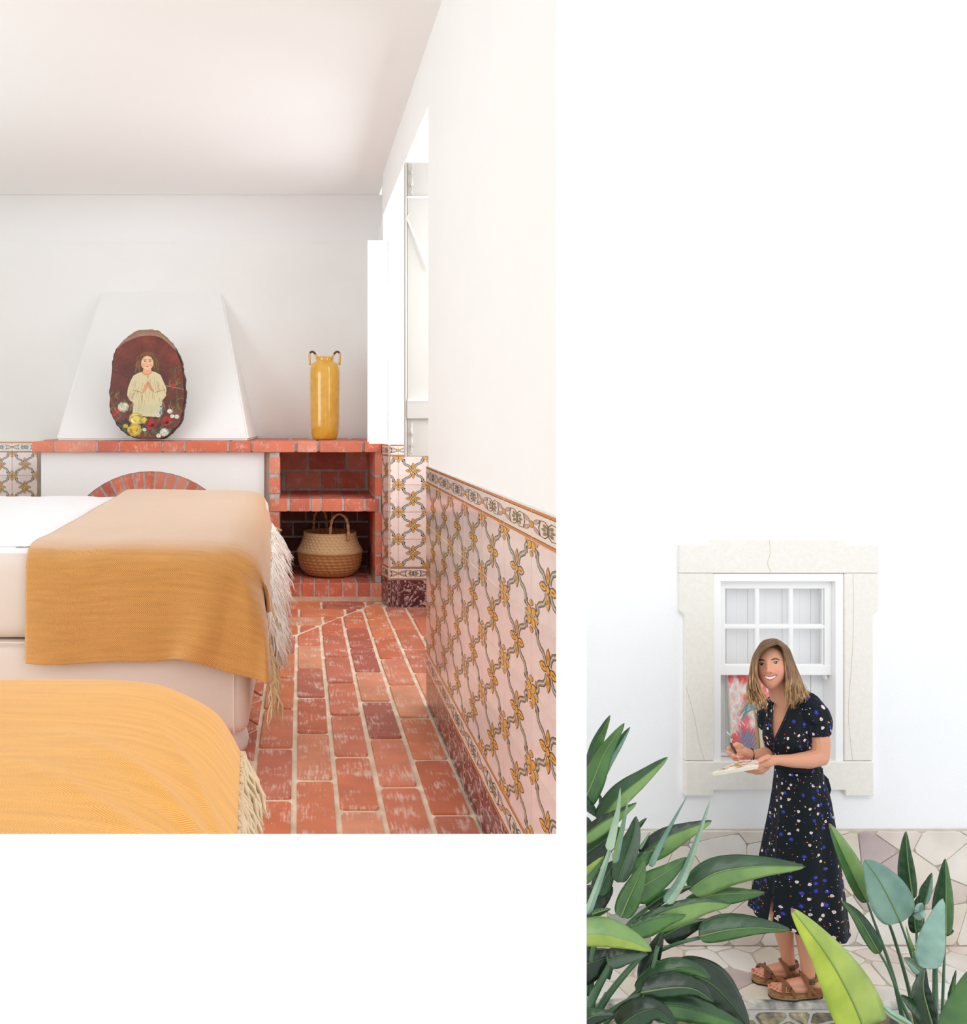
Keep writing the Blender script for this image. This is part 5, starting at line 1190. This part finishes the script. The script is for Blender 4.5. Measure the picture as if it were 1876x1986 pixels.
def lock(pts, r0, seed, bright, wav=3.8, nseg=22, ns=5, grp=0):
    rr = random.Random(seed); rg = random.Random(grp*7+1); ph, fq = rg.uniform(0, 6.28)+rr.uniform(-.5, .5), rg.uniform(6, 10)+rr.uniform(-.6, .6); amp = wav*rg.uniform(.5, 1.25)
    c = cr(pts, nseg); pp = []; rad = []
    for i, q in enumerate(c):
        t = i/(nseg-1); e = min(1, max(0, (t-.3)*2)); pp.append(Q(q[0]+amp*e*math.sin(fq*t+ph), q[1], q[2]+.006*e*math.cos(fq*t+ph))); rad.append(r0*(.7+.6*math.sin(math.pi*min(1, t*1.1)))*(1 if t < .6 else (1-t)/.4*.85+.15))
    n0 = len(hb.V); hb.tube(pp, rad, ns, flat=.6, cap=False)
    for i in range(nseg):
        t = i/(nseg-1); k = min(1, max(0, (t-.25)/.6)); a_ = np.array((104, 74, 46)); b2 = np.array((214, 168, 112)); q = a_+(b2-a_)*(.12+.88*k)*bright*(.85+.3*math.sin(i*1.3+seed))
        q = q*rr.uniform(.92, 1.08)
        HC_.extend([tuple(np.clip(q, 0, 255))]*ns)
def guide(G, s):
    G = [np.array(g, float) for g in G]; k = s*(len(G)-1); i = min(int(k), len(G)-2); return G[i]+(G[i+1]-G[i])*(k-i)
# guides: (px, py, depth offset from her plane)
LG = [[(1510, 1248, -.138), (1488, 1255, -.14), (1472, 1272, -.12), (1467, 1300, -.115), (1472, 1330, -.10), (1484, 1352, -.09), (1494, 1372, -.085)],
      [(1509, 1245, -.125), (1484, 1251, -.12), (1467, 1272, -.10), (1462, 1300, -.10), (1464, 1335, -.09), (1476, 1360, -.085), (1484, 1376, -.085)],
      [(1508, 1242, -.095), (1482, 1247, -.08), (1464, 1272, -.07), (1458, 1300, -.075), (1458, 1335, -.075), (1466, 1360, -.07), (1470, 1376, -.07)],
      [(1503, 1241, -.05), (1480, 1246, -.03), (1463, 1275, -.02), (1456, 1310, -.04), (1452, 1340, -.05), (1457, 1358, -.05), (1460, 1368, -.05)],
      [(1500, 1242, .0), (1482, 1250, .02), (1464, 1285, .03), (1455, 1315, .0), (1449, 1338, -.02), (1449, 1352, -.02), (1450, 1362, -.02)],
      [(1500, 1244, .03), (1485, 1265, .05), (1475, 1300, .05), (1468, 1325, .03), (1468, 1350, .02), (1478, 1364, .01), (1486, 1373, .01)]]
RG = [[(1506, 1248, -.14), (1517, 1256, -.14), (1521.5, 1274, -.14), (1524, 1300, -.13), (1524, 1325, -.12), (1523, 1350, -.12), (1529, 1370, -.12)],
      [(1505, 1246, -.128), (1524, 1257, -.11), (1531, 1280, -.10), (1532, 1305, -.11), (1530, 1330, -.12), (1534, 1355, -.12), (1537, 1374, -.12)],
      [(1505, 1242, -.10), (1527, 1256, -.07), (1536, 1283, -.07), (1540, 1310, -.09), (1541, 1335, -.11), (1545, 1355, -.11), (1545, 1368, -.11)],
      [(1507, 1241, -.06), (1529, 1257, -.03), (1540, 1288, -.04), (1548, 1315, -.07), (1553, 1335, -.08), (1557, 1350, -.09), (1552, 1362, -.09)],
      [(1505, 1240, -.02), (1528, 1258, .01), (1542, 1290, -.01), (1553, 1318, -.04), (1560, 1335, -.06), (1564, 1345, -.06), (1567, 1354, -.06)],
      [(1502, 1241, .02), (1524, 1262, .05), (1538, 1295, .03), (1548, 1322, .0), (1556, 1335, -.02), (1562, 1342, -.02), (1570, 1348, -.03)],
      [(1500, 1244, .03), (1515, 1268, .06), (1528, 1300, .05), (1534, 1325, .02), (1538, 1345, .0), (1540, 1362, -.02), (1538, 1372, -.02)]]
seed = 0
for G, n in ((LG, 120), (RG, 190)):
    for k in range(n):
        s = (k+HRng.random())/n; g_ = guide(G, min(.999, s)); seed += 1
        g_ = g_+np.array([[HRng.uniform(-1, 1)*.8*min(1, i*.5), HRng.uniform(-1, 1), HRng.uniform(-.008, .008)] for i in range(7)]); g_[-1][1] += HRng.uniform(-13, 5); g_[-1][0] += HRng.uniform(-3, 3)
        lock(g_, HRng.uniform(.0026, .0052), seed, HRng.choice([.15, .45, .8, 1.15, 1.3]), grp=seed//7+(500 if G is RG else 0))
for k in range(26):   # fine strays
    G = LG if k % 2 else RG; g_ = guide(G, HRng.uniform(.5, .95))+np.array([[HRng.uniform(-3, 3)*i*.35, HRng.uniform(-2, 2), -.01] for i in range(7)]); seed += 1
    lock(g_, .0012, seed, 1.3, 3.)
o = pyd('hair', hb.V, hb.F, person, MATS['hair'], True, colr=HC_)

# --- dress
def dress_mat():
    m = mat('flowered_dress_cloth', (13, 20, 26), rough=.8, spec=.3); nt = m.node_tree; b = nt.nodes['Principled BSDF']; L = nt.links.new
    uv = N(nt, 'ShaderNodeUVMap'); cur = N(nt, 'ShaderNodeRGB'); cur.outputs[0].default_value = lin((12, 22, 28)); out = cur.outputs[0]
    for sc, r, keep_, col, offs_ in ((22, .25, .66, (20, 30, 72), 3.1), (22, .155, .66, (58, 64, 186), 3.1), (24, .07, .66, (206, 130, 50), 9.7), (25, .07, .66, (176, 62, 44), 5.3), (36, .07, .64, (66, 74, 204), 6.6), (23, .155, .60, (228, 212, 212), 1.7), (23, .035, .62, (150, 110, 130), 1.7), (44, .10, .84, (232, 220, 220), 12.4)):
        mp = N(nt, 'ShaderNodeMapping'); mp.inputs['Location'].default_value = (offs_, offs_*.7, 0); L(uv.outputs[0], mp.inputs[0])
        ds = N(nt, 'ShaderNodeTexNoise', Scale=110., Detail=1.); L(uv.outputs[0], ds.inputs['Vector'])
        vo = N(nt, 'ShaderNodeTexVoronoi', Scale=float(sc), Randomness=.9); vo.voronoi_dimensions = '2D'; L(mp.outputs[0], vo.inputs['Vector'])
        ad = N(nt, 'ShaderNodeMath', operation='MULTIPLY_ADD'); L(ds.outputs[0], ad.inputs[0]); ad.inputs[1].default_value = .16; L(vo.outputs['Distance'], ad.inputs[2])
        lt = N(nt, 'ShaderNodeMath', operation='LESS_THAN'); L(ad.outputs[0], lt.inputs[0]); lt.inputs[1].default_value = r+.075
        sp = N(nt, 'ShaderNodeSeparateColor'); L(vo.outputs['Color'], sp.inputs[0]); gt = N(nt, 'ShaderNodeMath', operation='GREATER_THAN'); L(sp.outputs[0], gt.inputs[0]); gt.inputs[1].default_value = keep_
        mu = N(nt, 'ShaderNodeMath', operation='MULTIPLY'); L(lt.outputs[0], mu.inputs[0]); L(gt.outputs[0], mu.inputs[1])
        mx = N(nt, 'ShaderNodeMix', data_type='RGBA'); L(mu.outputs[0], mx.inputs[0]); L(out, mx.inputs[6]); mx.inputs[7].default_value = lin(col); out = mx.outputs[2]
    L(out, b.inputs['Base Color']); return m
M_dress = dress_mat()
dress = empty('dress', (0, 0, 0)); dress.location = person.location; dress.parent = person; dress.matrix_parent_inverse = person.matrix_basis.inverted()
def shell(name, rows, fold, n=120, sub=8, drop=None, parent=dress, hemdrop=None, front_y=False):
    """rows (left px, right px, py, depth, half depth); fold(theta, t)->metres outward"""
    A = cr(rows, (len(rows)-1)*sub+1); V = []; UV = []; k = len(A); sl = 0; prevc = None
    for i, (l, r, y, d, hb_) in enumerate(A):
        t = i/(k-1); c = Q((l+r)/2, y, d); w_ = (r-l)/2*(PY+d)/FOC; a = math.sqrt(max(w_*w_-(hb_*.5)**2, (w_*.6)**2))
        if prevc is not None: sl += (c-prevc).length
        prevc = c
        for j in range(n):
            q = 2*math.pi*j/n; f = fold(q, t); z = c.z
            if hemdrop: z += hemdrop(q, t)
            V.append((c.x+(a+f)*math.cos(q), c.y+(hb_+f)*math.sin(q), z)); UV.append((j/n*2*math.pi*.14, sl))
    F = gridF(k, n, wrap=True)
    if drop:
        F = [f for f in F if not drop(np.mean([px2(V[q]) for q in f], axis=0), np.mean([V[q][1] for q in f]), (f[0] % n)/n*2*math.pi)]
    o = pyd(name, V, F, parent, M_dress, True, uv=UV); s = o.modifiers.new('thickness', 'SOLIDIFY'); s.thickness = .003; s.offset = 1; return o
VN = [(1505, 1340), (1538, 1345), (1534, 1369), (1517, 1405), (1501, 1438), (1498, 1415), (1498, 1380)]
front = lambda q: math.sin(q) < .25
f_top = lambda q, t: .0025*math.sin(q*14+t*3)*(.4+.6*abs(t-.5)*2)+.003*math.sin(q*5+t*9)
shell('bodice', [(1496, 1566, 1352, .03, .05), (1484, 1592, 1364, .03, .078), (1482, 1594, 1385, .03, .096), (1480, 1588, 1410, .025, .108), (1478.5, 1583, 1432, .02, .112), (1486, 1586, 1456, .02, .102), (1500, 1592, 1480, .02, .094), (1503, 1595, 1492, .02, .093)], f_top, 140, 8,
      drop=lambda p, yy, q: front(q) and inpoly(p[0], p[1], VN))
def f_sk(q, t): return (.003+.006*t)*math.sin(q*7+.6+t*1.2)*min(1, t*2.2)+.002*t*math.sin(q*13+2)
def hd_(q, t): e = max(0, (t-.75)/.25); return -.055*e*math.cos(q)-.012*e
slit = [(1483, 1860), (1496.5, 1737), (1499.5, 1737), (1500.5, 1860)]
shell('skirt', [(1502, 1596, 1489, .02, .094), (1500, 1603, 1515, .02, .10), (1497, 1613, 1545, .02, .11), (1490, 1621, 1590, .02, .12), (1480, 1628, 1640, .02, .13), (1468, 1635, 1700, .02, .14), (1458, 1643, 1750, .02, .15), (1452, 1649, 1783, .02, .155)], f_sk, 200, 9,
      drop=lambda p, yy, q: front(q) and inpoly(p[0], p[1], slit), hemdrop=hd_)
b = MB(); b.tube([Q(1503, 1487, -.092), Q(1540, 1494, -.10), Q(1580, 1497, -.06), Q(1595, 1493, .0)], .010, 8, flat=.35); b.build('waist_seam', M_dress, dress, True)
b = MB(); c = cr([Q(1510, 1497, -.083), Q(1512, 1530, -.100), Q(1510, 1570, -.113), Q(1507, 1610, -.124), Q(1504, 1660, -.132), Q(1500, 1735, -.146)], 40)
b.tube(c, .0042, 6, flat=.6); b.build('placket', mat('dress_piping', (14, 18, 24), rough=.8), dress, True)
b = MB(); b.tube([Q(1501, 1438, -.098), Q(1500.5, 1455, -.092), Q(1503, 1485, -.082)], .004, 6, flat=.6); b.build('placket', MATS['dress_piping'], dress, True)
for k in range(5): b = MB(); p = Q(1501+k*.3, 1443+k*9, -.107+.004*k); b.ball(p, .0042, n=10, k=6); b.build('button', mat('dress_button', (30, 34, 44), rough=.3), dress, True)
b = MB(); b.tube([Q(1533.5, 1366, -.062), Q(1526, 1385, -.083), Q(1514, 1411, -.095), Q(1501, 1438, -.10)], .0035, 6); b.tube([Q(1499.5, 1377, -.072), Q(1498, 1384, -.078), Q(1497.5, 1410, -.092), Q(1500.5, 1437, -.10)], .0035, 6); b.build('neckline_binding', MATS['dress_piping'], dress, True)
b = MB(); b.tube([Q(1594, 1500, .03), Q(1602, 1512, .0), Q(1608, 1532, -.01), Q(1606, 1548, .0)], [.006, .014, .012, .004], 8, flat=.4); b.build('waist_tie', M_dress, dress, True)
def sleeve(pts, rad, name='sleeve', n=64, seed=0.):
    c = cr([tuple(p) for p in pts], 34); r_ = np.interp(np.linspace(0, 1, 34), np.linspace(0, 1, len(rad)), rad); V = []; UV = []
    for i in range(34):
        t_ = Vector(c[min(i+1, 33)]-c[max(i-1, 0)]).normalized(); a = (Vector((0, 1, 0))-t_*t_.y).normalized(); b2 = t_.cross(a); t = i/33
        for j in range(n):
            q = 2*math.pi*j/n; e = .0035*math.sin(q*11+seed)*(.3+abs(t-.4)*1.4)+.003*math.sin(q*4+t*12+seed); v = Vector(c[i])+(a*math.cos(q)+b2*math.sin(q))*(r_[i]+e*(1 if t < .88 else .3)); V.append(v); UV.append((j/n*.4, t*.19+.3))
    o = pyd(name, V, gridF(34, n, wrap=True), dress, M_dress, True, uv=UV); s = o.modifiers.new('thickness', 'SOLIDIFY'); s.thickness = .003; s.offset = 1; return o
sleeve([Q(1548, 1356, .0), Q(1564, 1366, -.01), Q(1575, 1384, -.02), Q(1581, 1403, -.03), Q(1583, 1419, -.045), Q(1584, 1427, -.05)], [.030, .060, .072, .070, .062, .052])
sleeve([Q(1500, 1366, .06), Q(1494, 1380, .08), Q(1494, 1398, .09), Q(1497, 1412, .09)], [.03, .05, .054, .046], seed=2.)

# --- sandals
M_cork = mat('cork_footbed', (150, 116, 80), rough=.9, var=.25, vs=90.); M_sole = mat('dark_sole', (44, 40, 38), rough=.8); M_strap = mat('brown_suede', (132, 86, 54), rough=.85, var=.15, vs=30.); M_bk = mat('dull_buckle', (92, 84, 74), rough=.35, metal=.9)
def sandal(Y, toe, heel, A, pf, lab):
    tx, hx = gx(toe-3, Y), gx(heel+3, Y); L = hx-tx; cx_ = (tx+hx)/2
    e = empty('sandal', (cx_, Y, GZ)); e.parent = person; e.matrix_parent_inverse = person.matrix_basis.inverted(); e['label'] = lab
    out = []
    for s in np.linspace(0, 2*math.pi, 40, endpoint=False):
        u = .5-.5*math.cos(s); wdt = .046 if u < .45 else .040-.008*math.sin((u-.45)*3); out.append((tx+L*u, Y+.006+math.copysign(abs(math.sin(s))**.7, math.sin(s))*wdt*(1-.1*u)))
    for nm, z0, z1, m in (('outsole', 0.001, .009, M_sole), ('footbed', .0095, SOLE+.003, M_cork)):
        b = MB(); b.prism(out, lambda u, v, h: (u, v, GZ+h+(.008*max(0, (u-tx)/L-.5) if h > .01 else 0)), z0, z1, .003); b.build(nm, m, e)
    def strap(pts, w_=.010, nm='strap'): b = MB(); b.tube(cr([tuple(p) for p in pts], 24), [w_]*24, 10, flat=.3, up=(0, -1, .35)); b.build(nm, M_strap, e, True)
    p = lambda t, h, d: pf(t, h, d)
    strap([p(.16, -.004, -.048), p(.20, .022, -.040), p(.27, .046, -.005), p(.33, .040, .035), p(.36, -.004, .05)], .009)
    strap([p(.40, -.004, -.048), p(.36, .024, -.042), p(.28, .047, -.005), p(.20, .036, .03), p(.17, -.004, .046)], .009)
    strap([p(.66, -.002, -.044), p(.70, .04, -.042), p(.64, .078, -.024), p(.60, .088, .004)], .010)
    strap([p(.88, -.002, -.040), p(.74, .03, -.044), p(.66, .062, -.034), p(.60, .092, .0)], .009)
    a = A; rr = .034
    strap([a+Vector((rr*1.1*math.cos(q), rr*1.1*math.sin(q), .008+.006*math.cos(q))) for q in np.linspace(0, 2*math.pi, 16)], .009, 'ankle_strap')
    b = MB(); b.lathe([(.036, -.0), (.040, .02), (.036, .036)], (hx-.036, Y+.004, GZ+SOLE), 24, cap=False); b.build('heel_cup', M_strap, e, True, fix=False)
    for c_ in (a+Vector((-.006, -rr*1.1-.006, .007)), Vector(p(.30, .034, -.043))):
        b = MB(); s_ = .010; b.tube([c_+Vector((x, 0, z)) for x, z in ((-s_, -s_), (s_, -s_), (s_, s_), (-s_, s_), (-s_, -s_))], .0016, 6); b.tube([c_+Vector((-s_, 0, 0)), c_+Vector((s_, -.001, 0))], .0014, 6); b.build('buckle', M_bk, e, True)
sandal(YF, 1464, 1549, A1_, pf1, 'brown suede sandal with cork footbed, farther foot'); sandal(YN, 1496, 1594, A2_, pf2, 'brown suede sandal with cork footbed, nearer foot')
b = MB(); wc = (W2+Q(1456, 1463, -.05))*.5; b.tube([wc+Vector((.004*math.cos(q), .0275*math.cos(q), .0275*math.sin(q))) for q in np.linspace(0, 2*math.pi, 24)], .0028, 8); b.build('hair_tie', mat('black_elastic', (26, 24, 26), rough=.7), person, True, fix=False)
b = MB(); c = cr([Q(1503, 1362, -.05), Q(1500, 1372, -.068), Q(1501.5, 1380, -.072)], 8); b.tube(c, .0010, 5); b.build('necklace', mat('thin_silver', (200, 196, 190), rough=.3, metal=.8), person, True)

# ------------------------------------------------------------------ palette and knife
pal = empty('palette', tuple(Q(1430, 1492, -.21)), label='white tray palette with dabs of paint held in her near hand', cat='palette')
c4 = [Q(1381, 1499.5, -.23), Q(1470, 1485.5, -.26), Q(1475, 1474, -.15), Q(1434, 1477, -.12)]
def pq(u, v): a = c4[0].lerp(c4[1], u); b2 = c4[3].lerp(c4[2], u); return a.lerp(b2, v)
nrm = (c4[1]-c4[0]).cross(c4[3]-c4[0]).normalized(); nrm = nrm if nrm.z > 0 else -nrm
b = MB(); nx = 70; ny = 40; X, Yy = np.meshgrid(np.linspace(0, 1, nx), np.linspace(0, 1, ny)); pa = Paint(X, Yy, (238, 234, 226)); rr = random.Random(9)
for k in range(46):
    u = rr.uniform(.04, .72); v = rr.uniform(.12, .9); pa.ell(u, v, rr.uniform(.02, .06), rr.uniform(.05, .12), rr.choice([(206, 150, 60), (188, 84, 70), (176, 170, 90), (120, 150, 160), (214, 120, 90), (160, 110, 60), (226, 200, 120), (70, 70, 72), (222, 140, 140)]), rr.uniform(0, 3), .3, .9)
pa.ell(.86, .5, .03, .2, (90, 180, 190), 1., .3, .8)
pyd('paint_surface', [pq(u, v)+nrm*.0015 for u, v in zip(X.ravel(), Yy.ravel())], gridF(ny, nx), pal, vmat('wet_paint', rough=.3), colr=pa.C.reshape(-1, 3))
low = [pq(u, v)-nrm*.013+(pq(.5, .5)-pq(u, v))*.05 for u, v in ((0, 0), (1, 0), (1, 1), (0, 1))]
b.add(c4+low, [(0, 1, 2, 3), (7, 6, 5, 4), (0, 4, 5, 1), (1, 5, 6, 2), (2, 6, 7, 3), (3, 7, 4, 0)]); b.tube(c4+[c4[0]], .0016, 5); b.build('tray', mat('ivory_tray', (232, 226, 204), rough=.5), pal, fix=True)
kn = empty('palette_knife', tuple(Q(1425, 1450, -.12)), label='small cranked palette knife with a dark handle held upright in her far hand', cat='palette knife')
b = MB(); b.tube([Q(1420.5, 1433, -.135), Q(1418.5, 1439, -.133), Q(1417.5, 1441, -.131)], .0018, 6); b.tube([Q(1409.5, 1418.5, -.14), Q(1414, 1424, -.139), Q(1420.5, 1433, -.135)], [.0016, .005, .0022], 6, flat=.25, up=(0, 1, 0)); b.build('blade', mat('steel_blade', (206, 206, 208), rough=.25, metal=.8), kn, True)
b = MB(); b.tube([Q(1417.5, 1441, -.131), Q(1420, 1447, -.13), Q(1424, 1453, -.128), Q(1428, 1461, -.125)], [.0045, .0068, .0066, .005], 10); b.build('handle', mat('paint_stained_handle', (72, 60, 52), rough=.5, var=.4, vs=120.), kn, True)
